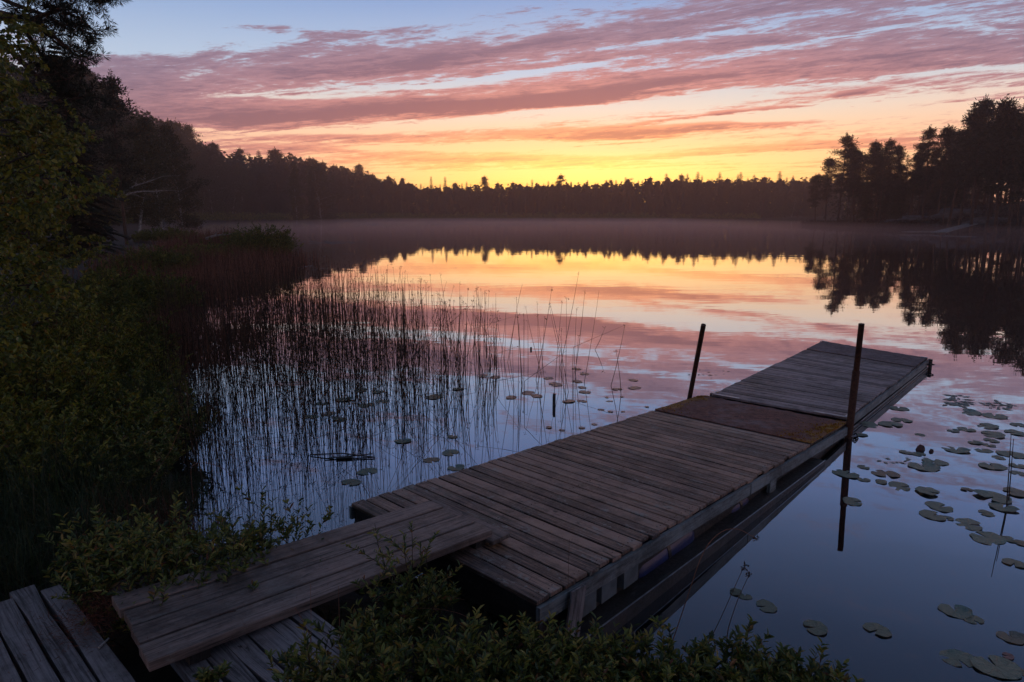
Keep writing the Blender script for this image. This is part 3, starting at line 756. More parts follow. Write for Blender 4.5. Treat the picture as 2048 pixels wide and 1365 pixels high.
def dock1():
    Q = (qA, qB, qC, qD); L = np.linalg.norm(qC-qB)
    e = empty('floating_dock', tuple(bil(Q,.5,.5)*[1,1,0])); tag(e, 'near section of the wooden floating dock with mossy felt at its far end', 'dock', 'dock sections')
    inv = e.location.copy()
    def fix(o): o.location = -inv; return o
    fr = 4.31/L
    # left ends step in towards the shore
    def uj(i, u0, u1):
        if i == 0: return u0 + .004, u1
        if i in (1,): return u0 + .055, u1
        if i == 2: return u0 + .045, u1
        return u0, u1
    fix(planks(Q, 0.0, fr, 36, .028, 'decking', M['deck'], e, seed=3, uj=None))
    fix(planks(Q, fr+.001, 1.0, 10, .028, 'felt_deck', M['beam'], e, gap=.002, seed=4, dz=-.004))
    fix(felt(Q, fr+.004, .992, 'felt_mat', M['felt'], e, dz=.002))
    fix(side_board(Q, 1, .0, 1, .030, .125, .028, 'fascia_board', M['fascia'], e, 1, 2)).location = -inv
    fix(side_board(Q, 0, .0, 1, .030, .125, .028, 'fascia_board', M['fascia'], e, -1, 2))
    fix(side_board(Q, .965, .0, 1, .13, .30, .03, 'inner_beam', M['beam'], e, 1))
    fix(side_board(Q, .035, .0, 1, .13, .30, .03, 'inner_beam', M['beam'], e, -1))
    # timber under the shore end
    b = MB(); a = qA.copy(); c = qB.copy(); d = c-a; W = np.linalg.norm(d); d/=W; al = (qD-qA); al/=np.linalg.norm(al)
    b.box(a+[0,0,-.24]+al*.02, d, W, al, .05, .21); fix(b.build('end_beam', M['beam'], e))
    r = random.Random(21); b = MB()
    for i in range(36):
        for u_ in (.025,.5,.975):
            for o_ in (.3,.7):
                p = bil(Q, u_ + r.uniform(-.004,.004), fr*(i+o_+r.uniform(-.06,.06))/36) + [0,0,.0005]; b.tube([p, p+[0,0,.0018]], .0048, 6, .5)
    o = fix(b.build('nail_heads', M['rust'], e)); o['kind'] = 'stuff'
    # moss tufts at both ends of the felt
    rn = np.random.default_rng(6); MP = []
    for (cu, cv, su, sv, n) in ((.93,.865,.05,.045,700),(.97,.93,.03,.04,400),(.88,.80,.05,.02,200),(.035,.975,.03,.018,350),(.05,.86,.03,.05,150),(.10,.80,.05,.012,120)):
        cu_ = np.clip(rn.normal(cu, su, n), .004, .996); cv_ = np.clip(rn.normal(cv, sv, n), fr+.006, .99)
        keep = (np.sin(cu_*61+cv_*23)*np.sin(cv_*97-cu_*31) > -.35)
        MP += [bil(Q,a,c)+[0,0,.006] for a, c in zip(cu_[keep], cv_[keep])]
    MP = np.array(MP); k = len(MP); V,F,T = leaves(MP, rn.normal(0,.5,(k,3))+[0,0,1.], rdir(k), rn.uniform(.008,.022,k), rn.uniform(.006,.012,k), .2)
    o = fix(obj('moss', mesh('moss', V, F, M['moss'], col=T), e)); o['kind'] = 'stuff'
    # wide lower rail just above the water on the right
    b = MB(); p0 = bil(Q,1.0,.0); p1 = bil(Q,1.0,.80); p0 = p0*[1,1,0]+[0,0,.115]; p1 = p1*[1,1,0]+[0,0,.035]
    dd = (p1-p0); LL = np.linalg.norm(dd); dd/=LL; sd = np.array([dd[1],-dd[0],0]); sd /= np.linalg.norm(sd); b.box(p0-[0,0,.14]+sd*.11, dd, LL, -sd, .26, .14); fix(b.build('float_rail', M['beam'], e))
    b = MB(); b.box(p0+[0,0,.001]+sd*.112, dd, LL, -sd, .006, .006); fix(b.build('rail_strip', M['steel'], e))
    # floats seen between the boards
    def blk(v0, v1, z0, z1, m, name, u=1.0, outw=.012, depth=.35):
        b = MB(); a = bil(Q,u,v0); c = bil(Q,u,v1); d = c-a; d[2]=0; Lk = np.linalg.norm(d); d/=Lk; sd = np.array([d[1],-d[0],0])
        zt = min(a[2], c[2]); b.box(np.array([a[0],a[1],max(-.1, zt-z1)])+sd*outw, d, Lk, -sd, depth, z1-z0); return fix(b.build(name, m, e))
    def barrel(v0, v1):
        a = bil(Q,.90,v0); c = bil(Q,.90,v1); zt = (a[2]+c[2])/2 - .10 - .165
        a = a*[1,1,0]+[0,0,zt]; c = c*[1,1,0]+[0,0,zt]; u_ = (c-a)/np.linalg.norm(c-a); b = MB()
        b.tube([a-u_*.03, a, a+u_*.05, c-u_*.05, c, c+u_*.03], [.10,.155,.165,.165,.155,.10], 20); o = fix(b.build('float_barrel', M['barrel'], e, True))
        b = MB(); b.tube([a*.5+c*.5-u_*.02, a*.5+c*.5+u_*.02], [.17,.17], 20); o2 = b.build('hoop', M['darksteel'], o)
    barrel(.20,.34); barrel(.46,.52)
    blk(.05,.10,.12,.26,M['foam'],'float_block'); blk(.11,.14,.12,.25,M['foam'],'float_block'); blk(.155,.185,.12,.25,M['foam'],'float_block'); 
    blk(.575,.60,.10,.24,M['fascia'],'strut', outw=.035, depth=.03)
    blk(.70,.88,.11,.2,M['beam'],'float_block', outw=-.03)
    # slanting strut and metal sheet at the near corner
    a = bil(Q,1,.045); b = MB(); sd = np.array([qC[1]-qB[1], -(qC[0]-qB[0]),0]); sd/=np.linalg.norm(sd); al = (qC-qB)/np.linalg.norm(qC-qB)
    t0 = a+sd*.045-[0,0,.02]; t1 = a - al*.18 + sd*.10 - [0,0,.46]
    w = al*.14
    b.hexa([t1, t0, t0+w, t1+w, t1+sd*.012, t0+sd*.012, t0+w+sd*.012, t1+w+sd*.012], .4); fix(b.build('corner_plate', M['plat'], e))
    b = MB(); b.tube([bil(Q,.47,.002)+[0,0,-.045]-al*.03, bil(Q,.47,.002)+[0,0,-.045]+al*.01], .035, 12); fix(b.build('pipe_stub', M['steel'], e))
    # pale nailed board pieces on the left shore end
    b = MB(); p = bil(Q,.30,.01)+[0,0,.004]; b.box(p, (qB-qA)/W, .14, al, .07, .006, .9); fix(b.build('patch_board', M['fascia'], e))
    # eye ring bracket near the right pole
    c = at(1700,869,.03); b = MB(); b.torus(c, (0,0,1), .072, .006, 28, 6); b.torus(c+[0,0,.0], (0,0,1), .058, .004, 24, 6)
    fix(b.build('mooring_ring', M['steel'], e))
    c0 = at(1668,850,.10); b = MB(); b.box(c0, al, .12, sd, .05, .012); fix(b.build('ring_bracket', M['steel'], e))
    return e
dock1()
def dock2():
    Q = (qE, qF_, qG, qH); L = np.linalg.norm(qG-qF_)
    e = empty('floating_dock', tuple(bil(Q,.5,.5)*[1,1,0])); tag(e, 'far section of the wooden floating dock ending in plain grey felt', 'dock', 'dock sections')
    inv = e.location.copy()
    def fix(o): o.location = -inv; return o
    fr = .795
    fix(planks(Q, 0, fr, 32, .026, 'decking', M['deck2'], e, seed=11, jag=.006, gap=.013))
    fix(planks(Q, fr+.001, 1, 8, .026, 'felt_deck', M['beam'], e, gap=.002, seed=12, dz=-.004))
    fix(felt(Q, fr+.006, .997, 'felt_mat', M['felt2'], e, dz=.001, inset=.002))
    for u, o_ in ((1,1),(0,-1)):
        fix(side_board(Q, u, 0, 1, .028, .125, .026, 'fascia_board', M['fascia'], e, o_, 1))
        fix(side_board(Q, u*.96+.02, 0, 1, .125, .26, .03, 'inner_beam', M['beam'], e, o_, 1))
    b = MB(); al = (qG-qF_); al/=np.linalg.norm(al); ac = (qG-qH); W = np.linalg.norm(ac); ac/=W; sd = np.array([al[1],-al[0],0])
    b.box(qH+[0,0,-.13]+al*.003, ac, W, al, .03, .125); fix(b.build('end_beam', M['beam'], e))
    b = MB(); b.box(qE+[0,0,-.13]-al*.004, (qF_-qE)/np.linalg.norm(qF_-qE), np.linalg.norm(qF_-qE), -al, .03, .12); fix(b.build('end_beam', M['beam'], e))
    p0 = qF_*[1,1,0]+[0,0,.022]; dd = (qG-qF_)*[1,1,0]; LL = np.linalg.norm(dd); dd/=LL
    b = MB(); b.box(p0-[0,0,.06]+sd*.03, dd, LL, -sd, .10, .06); fix(b.build('float_rail', M['beam'], e))
    b = MB(); b.box(p0+[0,0,.002]+sd*.032, dd, LL, -sd, .006, .006); fix(b.build('rail_strip', M['steel'], e))
    # steel corner angles
    ex = (qF_-qE)/np.linalg.norm(qF_-qE)
    for p, d1, d2 in ((qE, ex, al), (qF_, -ex, al), (qG, -ac, -al), (qH, ac, -al)):
        b = MB(); k = .36 if p is not qG and p is not qH else .10
        oz = np.array([0,0,.006])
        b.box(p+oz-d2*.012, d1, k, d2 if np.cross(d1,d2)[2]>0 else d2, .035, .005 if np.cross(d1,d2)[2]>0 else -.005)
        o = d1*-.012
        b.box(p+oz*1.9+o, d2, k*.5, d1, .035, .005 if np.cross(d2,d1)[2]>0 else -.005)
        b.box(p+o*2.6+[0,0,-.10], d2, .06, d1, .006, .11 if np.cross(d2,d1)[2]>0 else -.11)
        fix(b.build('corner_angle', M['steel'], e))
    # bumper eyes hanging over the outer end
    b = MB(); c = qG + al*.05 + ac*.05
    b.tube([c+[0,0,-.02], c+[0,0,-.19]], .03, 10)
    fix(b.build('corner_post', M['darksteel'], e))
    c = at(1861,729.5,.085); b = MB(); b.torus(c, (0,.15,1), .052, .010, 24, 8); b.tube([qG+al*.05+[0,0,-.085], c-ac*.05], .010, 6)
    fix(b.build('mooring_eye', M['darksteel'], e))
dock2()

# ------------------------------------------------------------------ gangway, sill board, shore platform
gL0, gR0 = at(222,1193,.70), at(303,1325,.70); gL1, gR1 = at(857,1001,.515), at(986,1061,.515)
def gangway():
    e = empty('gangway', tuple(((gL0+gR0+gL1+gR1)/4)*[1,1,0])); tag(e, 'grey four board gangway bridging from the shore platform to the dock', 'gangway'); inv = e.location.copy()
    r = random.Random(2)
    ends = [(0.0, .005),(.012,-.012),(.0,.0),(-.01,.002)]
    for k in range(4):
        b = MB(); u0 = k/4+.010; u1 = (k+1)/4-.010
        d = (gL1-gL0)/np.linalg.norm(gL1-gL0); s0, s1 = ends[k]
        K = 8; prev = None
        c = [gL0*(1-u0)+gR0*u0 + d*s0, gL1*(1-u0)+gR1*u0 + d*s1, gL1*(1-u1)+gR1*u1 + d*s1, gL0*(1-u1)+gR0*u1 + d*s0]
        c = [c[3], c[2], c[1], c[0]]
        z = r.uniform(-.003,.003); up = np.array([0,0,z])
        b.hexa([p+up-[0,0,.048] for p in c] + [p+up for p in c], .35+.3*r.random())
        o = b.build('plank', M['gang'], e); o.location = -inv
        bv = o.modifiers.new('edge','BEVEL'); bv.width=.005; bv.segments=2; bv.limit_method='ANGLE'
    d = (gL1-gL0)/np.linalg.norm(gL1-gL0); ac = (gR1-gL1)/np.linalg.norm(gR1-gL1)
    for t in (.06,.5,.93):
        p = gL0*(1-t)+gL1*t; q = gR0*(1-t)+gR1*t; b = MB()
        b.box(p+[0,0,-.096]+(q-p)*.03, ac, np.linalg.norm(q-p)*.94, d, .09, .046); o = b.build('cross_batten', M['beam'], e); o.location = -inv
gangway()
def sill():
    al = (qD-qA)/np.linalg.norm(qD-qA); ac = (qB-qA)/np.linalg.norm(qB-qA)
    b = MB(); p = at(868,1000,.475); q = at(1019,1068,.475); d = q-p; L = np.linalg.norm(d); d/=L; w = np.array([-d[1],d[0],0])
    b.box(p-w*.15+[0,0,-.028], d, L, w, .16, .03, .45); o = b.build('sill_board', M['gang'])
    tag(o, 'dark board lying across the dock under the outer end of the gangway', 'board')
    bv = o.modifiers.new('edge','BEVEL'); bv.width=.004; bv.limit_method='ANGLE'
sill()
def platform():
    u = np.array([cos(R(-43.8)), sin(R(-43.8)), 0]); v = np.array([-u[1], u[0], 0])
    o = np.zeros(3)
    def make(vs, us, z, label, th=.05, seed=1):
        c = u*((us[0]+us[1])/2) + v*((vs[0][0]+vs[-1][1])/2); e = empty('shore_platform', tuple(c)); tag(e, label, 'platform', 'board platforms on the bank'); r = random.Random(seed)
        for (a, b_) in vs:
            b = MB(); s0 = us[0]+r.uniform(-.05,.06); n = 7; L = us[1]-s0
            # irregular rotten edges: short lengths with slightly wandering sides
            xs = np.linspace(s0, us[1], 15); ja = [r.gauss(0,.006) for _ in xs]; jb = [r.gauss(0,.006) for _ in xs]; tn = r.uniform(.25,.75); oo = r.uniform(0,40)
            V=[];F=[];UV=[];n0=len(xs)
            for i, x_ in enumerate(xs):
                for (vv, zz) in ((a+ja[i], z), (b_+jb[i], z), (b_+jb[i], z-th), (a+ja[i], z-th)):
                    V.append(u*x_ + v*vv + np.array([0,0,zz + (r.gauss(0,.0015) if zz == z else 0)]))
            for i in range(n0-1):
                for k in range(4):
                    k2=(k+1)%4; F.append((i*4+k, (i+1)*4+k, (i+1)*4+k2, i*4+k2)); x0=xs[i]+oo; x1=xs[i+1]+oo; w0=[0,.2,.25,.45,.5][k]; w1=[0,.2,.25,.45,.5][k+1]; UV += [(x0,w0),(x1,w0),(x1,w1),(x0,w1)]
            F.append((0,1,2,3)); UV += [(0,0),(.02,.2),(.07,.2),(.05,0)]; q=(n0-1)*4; F.append((q+3,q+2,q+1,q)); UV += [(0,0),(.02,.2),(.07,.2),(.05,0)]
            ob = obj('board', mesh('board', np.array(V), np.array(F)[:, ::-1], M['plat'], False, np.array(UV).reshape(-1,4,2)[:, ::-1].reshape(-1,2), np.full(len(F), tn)), e); ob.location = -e.location
        for us_ in (us[0]+.35, us[1]-.6):
            b = MB(); b.box(u*us_ + v*(vs[0][0]+.02) + np.array([0,0,z-th-.11]), v, vs[-1][1]-vs[0][0]-.04, -u, .10, .108); ob = b.build('bearer', M['beam'], e); ob.location = -e.location
    make([(.737-.104*(k+1)+.006, .737-.104*k-.006) for k in range(17)][::-1], (-4.02, .9), .600, 'weathered shore platform of wide boards at the bottom left', seed=4)
    make([(.905+.104*k+.005, .905+.104*(k+1)-.005) for k in range(6)], (-3.86, -.6), .585, 'narrow board walkway passing under the gangway, half hidden by bushes', .045, seed=6)
platform()

# ------------------------------------------------------------------ posts
def pole(top, base, z1, w, label, collar=None):
    T = at(*top, z1); B = at(*base, 0.0); d = B - T; d /= d[2]; Bm = B - d*1.2*1.0; Bm = T + (T-B)*0 + d*(-1.3 - T[2])*1.0
    Bm = T + d*(-(T[2]+1.2))
    e = empty('mooring_pole', (B[0],B[1],0)); tag(e, label, 'pole', 'steel mooring poles beside the dock')
    b = MB(); b.tube([Bm, B, T], w, 14); o = b.build('tube', M['rust'], e, False); o.location = -e.location
    for p in o.data.polygons: p.use_smooth = len(p.vertices) == 4
    if collar:
        P0 = B + (T-B)*collar[0]; P1 = B + (T-B)*collar[1]; b = MB(); b.tube([P0, P1], w*1.28, 14); o = b.build('sleeve', M['rust'], e, False); o.location = -e.location
    return T, B
T1, B1 = pole((1407,650), (1376,812), 1.17, .030, 'leaning rusty pole at the left side where the two dock sections meet')
T2, B2 = pole((1723,648), (1697,876), 1.33, .031, 'upright rusty pole with a thicker sleeve at the right side of the dock', (-.2,.60))
def chain():
    b = MB(); c = at(1708,872,.03)
    pts = [c + np.array([.02,0,-.0]) + np.array([.012*sin(k), .01*cos(k*1.7), -.022*k]) for k in range(6)]
    for k, p in enumerate(pts): b.torus(p, (1,.3,0) if k % 2 else (.2,1,.1), .017, .005, 12, 5, 1.5)
    tag(b.build('chain', M['darksteel']), 'short dark chain hanging beside the ring at the right pole', 'chain')
chain()
def stump(px, py, h, r_, label):
    B = at(px, py); e = B; b = MB(); b.tube([B+[0,0,-.8], B+[.0,0,h*.8], B+[.004,0,h]], [r_,r_*.98,r_*.9], 10); tag(b.build('post_stump', M['beam']), label, 'post')
stump(1108, 811, .16, .022, 'short dark post stub standing in the water left of the dock')
def broken_stalk():
    b = MB(); P = at(1062,700); b.tube([P-[0,0,.3], P+[0,0,.05]], .02, 6)
    P = at(1060,700,.05)
    tag(b.build('post_stump', M['beam']), 'small dark knob on a stalk in the open water among the reeds', 'post')
broken_stalk()
def boards_afloat():
    b = MB(); a = at(620,910,.01); c = at(750,915,.01); d = c-a; L=np.linalg.norm(d); d/=L; b.tube([a, (a+c)/2+[0,0,.03], c], .007, 6)
    a2 = at(650,918,.01); c2 = at(745,908,.02); b.tube([a2,c2], .006, 6); a3 = at(672,914,.03); b.tube([a3-[0,0,.015], a3+[.16,.02,-.015]], .011, 6)
    tag(b.build('floating_stick', M['beam']), 'dark sticks floating among the reeds left of the dock', 'stick')
boards_afloat()
# ------------------------------------------------------------------ water lilies
def pad_mesh(seed, wavy=.03, lift=.0):
    r = np.random.default_rng(seed); n = 40; V = [(0,0,.006)]; rings = 4
    notch = .20
    th = np.linspace(notch, 2*pi-notch, n)
    rad = 1 + wavy*np.sin(th*3+seed) + wavy*.6*np.sin(th*7+seed*2) - .10*np.exp(-((th-notch)/.25)**2) - .10*np.exp(-((2*pi-notch-th)/.25)**2)
    for k in range(1, rings+1):
        f = k/rings
        for i in range(n):
            z = .006 + .016*f*np.sin(th[i]*6+seed)*(.2+f) + .010*f*np.sin(th[i]*2+seed*3) + (.11*lift*max(0, np.cos(th[i]-seed))*f**3) + .010*f*f
            V.append((rad[i]*f*.84*np.cos(th[i]), rad[i]*f*np.sin(th[i]), z))
    F3 = []; F4 = []
    for i in range(n-1): F3.append((0, 1+i, 2+i))
    for k in range(rings-1):
        for i in range(n-1): a = 1+k*n+i; F4.append((a, a+n, a+n+1, a+1))
    return mesh('lily_pad', np.array(V), [np.array(F3), np.array(F4)], M['pad'], True)
def m_pad():
    m, nt, b = mat('lily pad'); tc = nt.nodes.new('ShaderNodeTexCoord'); sp = nt.nodes.new('ShaderNodeSeparateXYZ'); nt.links.new(tc.outputs['Object'], sp.inputs[0])
    x = N(nt, sp.outputs[0]); y = N(nt, sp.outputs[1]); an = y._m('ARCTAN2', x); rd = (x*x+y*y).sqrt()
    vein = smooth(nt, (an*9.0 + noise(nt, N(nt, tc.outputs['Object']), 3, 3, .6)*3)._m('SINE'), .90, 1.0)
    r_ = objrand(nt)
    c = ramp(nt, r_, [(0,(.17,.28,.21)),(.5,(.20,.32,.25)),(.85,(.24,.31,.23)),(1,(.28,.22,.17))])
    nz = noise(nt, N(nt, tc.outputs['Object']), 3.5, 5, .7)
    c = mix(nt, smooth(nt, nz, .50, .70, 0, .8), c, (.08,.13,.10)); c = mix(nt, smooth(nt, noise(nt, N(nt, tc.outputs['Object']), 9, 4, .7), .62, .70, 0, .8), c, (.06,.035,.018))
    c = mix(nt, vein*.45, c, (.22,.29,.24)); c = mix(nt, smooth(nt, rd, .93, 1.0, 0, .5), c, (.05,.03,.018))
    link(nt, c, b.inputs['Base Color']); b.inputs['Roughness'].default_value = .33; b.inputs['Specular IOR Level'].default_value = .6
    bump(nt, b, vein*-.8 + nz*1.5, .9, .05); return m
M['pad'] = m_pad()
M['redleaf'] = simple('reddened small pad', (.16,.06,.045), (.26,.11,.08), 30, .35, .3)
M['darkred'] = simple('dark red folded pad', (.03,.008,.006), (.08,.02,.012), 30, .5, .3)
PADS = [pad_mesh(s, .02+.02*(s%3), l) for s, l in ((1,0),(2,0),(3,.5),(4,0),(5,1.0),(6,.3))]
SMALLP = []
for s in (1,2,3):
    me = PADS[s-1].copy(); me.materials.clear(); me.materials.append(M['redleaf']); SMALLP.append(me)
def put_pad(px, py, wpx, label, group, small=False, name='lily_pad', cat='lily pad'):
    P = at(px, py); dep = P[1]*cos(PITCH) + HC*sin(PITCH); rad = wpx/2*dep/1365*.94
    o = obj(name, random.choice(SMALLP if small else PADS), loc=(P[0], P[1], random.uniform(.001,.006)))
    o.rotation_euler = (random.gauss(0,.015), random.gauss(0,.015), random.uniform(0, 6.28)); o.scale = (rad, rad, rad)
    tag(o, label, cat, group)
K = .2344
right = [(845,163,160),(865,260,175),(770,297,210),(590,300,180),(520,387,120),(1460,197,190),(1660,228,200),(1600,312,200),(1420,340,150),(1310,352,110),(1645,385,220),(1835,368,190),(1860,302,130),(1495,452,130),(1610,475,110),(1630,435,130),(1022,385,90),(1330,515,220),(900,535,110),(1010,550,130),(1150,615,220),(1060,660,270),(1565,520,150),(1800,555,230),(1690,580,120),(540,662,110),(730,718,240),(390,718,240),(545,770,110),(850,825,220),(690,787,120),(1090,872,230),(1640,655,230),(1860,650,150),(1860,715,140),(1840,880,230),(1420,852,100),(1650,918,300),(1730,1010,230),(1190,1000,240),(1130,1075,230),(1270,1100,90),(1440,1150,260),(450,955,200),(1590,1055,150),(1600,1265,320),(1800,1280,150),(1880,1310,120)]
for i, (x, y, w) in enumerate(right):
    X = 1600+x*K; Y = 780+y*K
    if w <= 120: lb, gr = 'small round green lily pad floating to the right of the dock', 'small lily pads right of the dock'
    elif Y < 860: lb, gr = 'flat lily pad floating beside the far dock section on sky blue water', 'lily pads beside the far dock section'
    elif X < 1820: lb, gr = 'broad lily pad floating near the right pole and its reflection', 'lily pads near the right pole'
    else: lb, gr = 'broad lily pad in the cluster at the right edge of the water', 'lily pads at the right edge'
    put_pad(X, Y, w*K, lb, gr)
bottom = [(920,557,60,'lily pad just left of another behind the two reddish seed stalks'),(958,575,55,'lily pad touching its neighbour behind the two reddish seed stalks'),(1040,613,95,'notched lily pad right of the reddish seed stalks, alone'),(1232,697,110,'lily pad partly behind the top of the bottom bushes'),(1475,705,110,'lone notched lily pad low in the middle of the dark water'),(1780,632,125,'large lily pad in the bottom right water, upper one of two'),(1850,665,80,'smaller lily pad overlapping the large one at the bottom right'),(2010,445,90,'lily pad cut by the right edge low on the dark water'),(1790,818,140,'ragged lily pad at the bottom right, leftmost of the bottom row'),(1940,850,190,'largest lily pad in the bottom right corner'),(2000,735,110,'lily pad above the reddish floating leaf in the bottom right corner'),(2040,870,60,'lily pad at the very bottom right corner')]
for x, y, w, lb in bottom: put_pad(1000+x*.5117, 900+y*.5117, w*.5117, lb, 'lily pads at the bottom right')
left = [(355,1218,120),(270,1275,110),(790,1120,100),(690,1158,95),(820,1198,100),(540,1058,95),(800,1035,60),(705,825,110),(350,870,100),(435,850,80),(230,840,100),(150,915,90),(210,945,90),(830,785,70),(120,860,80),(60,930,90),(320,790,90),(410,800,70)]
for x, y, w in left:
    X = 600+x*.381; Y = 480+y*.381
    put_pad(X, Y, w*.381, 'green lily pad floating among the reed stems' if Y < 860 else 'pale green lily pad on blue water close to the dock\'s left side', 'lily pads among the reeds' if Y < 860 else 'lily pads left of the dock')
mid = [(1110,828,75),(1200,805,90),(1240,820,80),(1410,848,80),(1480,848,60),(1450,678,60),(1495,704,65),(1455,745,65),(1480,776,60),(1495,800,70),(1340,760,90),(1305,728,60),(1750,737,60),(1755,778,80),(1665,785,60),(1025,722,70),(960,715,60),(1625,848,40),(1580,893,40),(1630,903,35),(1695,903,25),(1690,825,25),(1610,828,25),(1820,878,30),(1480,988,40),(1545,970,40),(1375,1000,35),(1305,985,45)]
for x, y, w in mid: put_pad(600+x*.381, 480+y*.381, w*.381, 'reddened small lily pad floating beyond the reeds' if w > 45 else 'tiny reddish floating leaf between reeds and dock', 'reddened pads by the reeds' if w > 45 else 'tiny floating leaves by the reeds', True)
def flap(px, py, w, h, label):
    P = at(px, py); s = w*7/1365; V = [(-s,0,-.01),(-s*.6,0,.7*s),(0,.01,s*1.05),(s*.7,.0,.8*s),(s,0,.1*s),(0,-.03,-.02)]
    o = obj('folded_leaf', mesh('folded_leaf', np.array(V), np.array([(0,5,2,1),(5,4,3,2)]), M['darkred']), loc=tuple(P)); m = o.modifiers.new('t','SOLIDIFY'); m.thickness=.004
    tag(o, label, 'leaf')
flap(1840,900,11,8,'dark red folded pad standing up behind a lily pad right of the pole'); flap(1862,904,6,5,'smaller dark red folded pad beside the larger folded one')
put_pad(1000+1985*.5117, 900+808*.5117, 26, 'reddish curled leaf floating between the lily pads at the bottom right', None, True, 'floating_leaf', 'leaf')
def bits(name, cx, cy, rx, ry, n, size, m, label):
    r = np.random.default_rng(n); P=[]
    for _ in range(n):
        a = r.uniform(0,6.28); q = sqrt(r.random()); P.append(at(cx+rx*q*cos(a), cy+ry*q*sin(a)) + [0,0,.004])
    P = np.array(P); D = rdir(n)*[1,1,0]; V,F,T = leaves(P, D, np.tile([0,0,1.], (n,1)), r.uniform(.5,1.4,n)*size, r.uniform(.5,1.0,n)*size*.6, .02)
    tag(obj(name, mesh(name, V, F, M[m], col=T)), label, 'leaf litter', kind='stuff')
bits('floating_leaves', 1918, 804, 26, 12, 40, .13, 'pad', 'cluster of small dark leaves floating far right of the dock end')
bits('floating_leaves', 2000, 812, 32, 7, 26, .11, 'pad', 'thin scatter of small leaves floating by the right edge')
bits('floating_leaves', 1420, 748, 40, 9, 12, .06, 'twig', 'few tiny specks floating left of the far dock section')
bits('floating_leaves', 1790, 922, 40, 6, 12, .06, 'pad', 'tiny leaf bits floating between the lily pads')
bits('pad_streaks', 655, 485, 60, 4, 60, .8, 'foam', 'pale thin streak of floating leaves far out left of the reflection')
bits('pad_streaks', 620, 536, 34, 5, 26, .3, 'foam', 'short pale streaks of floating leaves beyond the brown sedge')
bits('pad_streaks', 395, 457, 50, 3, 40, 1.2, 'foam', 'pale streak of floating leaves in front of the left forest')
bits('pad_streaks', 640, 505, 70, 10, 26, .3, 'foam', 'sparse pale floating leaves on the misty water')

# ------------------------------------------------------------------ reeds
POLY = [at(*p)[:2] for p in ((322,640),(420,640),(520,600),(640,590),(720,625),(800,645),(900,690),(1000,705),(1100,735),(1180,760),(1120,812),(1010,832),(900,850),(800,880),(720,905),(600,930),(480,965),(400,985),(350,960),(330,860))]
POLY = np.array(POLY)
def inpoly(x, y, P=POLY):
    c = False; n = len(P)
    for i in range(n):
        a = P[i]; b = P[(i+1) % n]
        if (a[1] > y) != (b[1] > y) and x < (b[0]-a[0])*(y-a[1])/(b[1]-a[1])+a[0]: c = not c
    return c
def reed_geo(r, h, lean, az, rad, kink=0.0):
    k = 7; pts = []; d = np.array([sin(lean)*cos(az), sin(lean)*sin(az), cos(lean)]); p = np.array([0,0,-.25]); bend = r.normal(0,.05)
    L = (h+.25)/cos(lean)
    for i in range(k+1):
        pts.append(p.copy())
        if kink and i == int(k*.55): d = d*cos(kink) + np.array([cos(az+1), sin(az+1), -.4])*sin(kink); d /= np.linalg.norm(d)
        d = d + np.array([cos(az), sin(az), 0])*bend*.35*(i/k); d /= np.linalg.norm(d); p = p + d*L/k
    return pts, np.linspace(rad, rad*.3, k+1)
def head_geo(r, pts):
    P = []; D = []
    c = pts[-1]*.93 + pts[-2]*.07
    for _ in range(int(r.integers(3,7))): P.append(c + r.normal(0,.010,3)); D.append(r.normal(0,.8,3) + [0,0,.1])
    k = len(P); return leaves(np.array(P), np.array(D), rdir(k), r.uniform(.014,.034,k), r.uniform(.007,.013,k), .3, np.full(k,.3))
def reed_mesh_stem(pts, rad, tone):
    b = MB(); b.tube(pts, rad, 3, tone, cap=False); return b
rq = np.random.default_rng(77)
PROT = []
for i in range(16):
    pts, rad = reed_geo(rq, 1.0, abs(rq.normal(0,.12)), rq.uniform(0,6.28), .0037, (rq.uniform(.3,1.3) if i in (3,9,14) else 0))
    st = reed_mesh_stem(pts, rad, rq.random()).build_mesh('reed_stem', M['reed'], False)
    V,F,T = head_geo(rq, pts); hd = mesh('seed_head', V, F, M['seed'], col=T)
    PROT.append((st, hd))
cand = []
xmin, ymin = POLY.min(0); xmax, ymax = POLY.max(0)
tries = 0
while len(cand) < 2300 and tries < 90000:
    tries += 1
    y = ymin + (ymax-ymin)*rq.random()**1.7; x = rq.uniform(xmin, xmax)
    if not inpoly(x, y): continue
    px = 1024 + 1365*x/(y*cos(PITCH)+HC*sin(PITCH))
    clump = .5+.5*sin(x*3.1+y*1.3)*sin(y*2.3-x*.7)
    pr = float(np.interp(px, (330,480,700,850,950,1050,1250), (.6,.9,1,.72,.46,.26,.12)))*(.35+.65*clump)
    if rq.random() > pr: continue
    if sdist(np.array([x]), np.array([y]))[0] > -.05: continue
    cand.append((y, x, px))
cand.sort()
for y, x, px in cand[:300]:
    st, hd = PROT[int(rq.integers(16))]; e = empty('reed', (x, y, 0), rq.uniform(0,6.28)); h = rq.uniform(.75,1.3)*(1.08 if px > 900 else 1)
    e.scale = (rq.uniform(.8,1.2), rq.uniform(.8,1.2), h)
    if px > 940: lb, gr = 'thin dark reed standing in open water at the sparse right end of the reed bed', 'sparse reeds at the right end'
    else: lb, gr = 'thin dark reed at the near side of the dense reed bed', 'reeds at the near side of the bed'
    tag(e, lb, 'reed', gr); obj('stem', st, e)
    if rq.random() < .6: obj('seed_head', hd, e)
b = MB(); HV = []
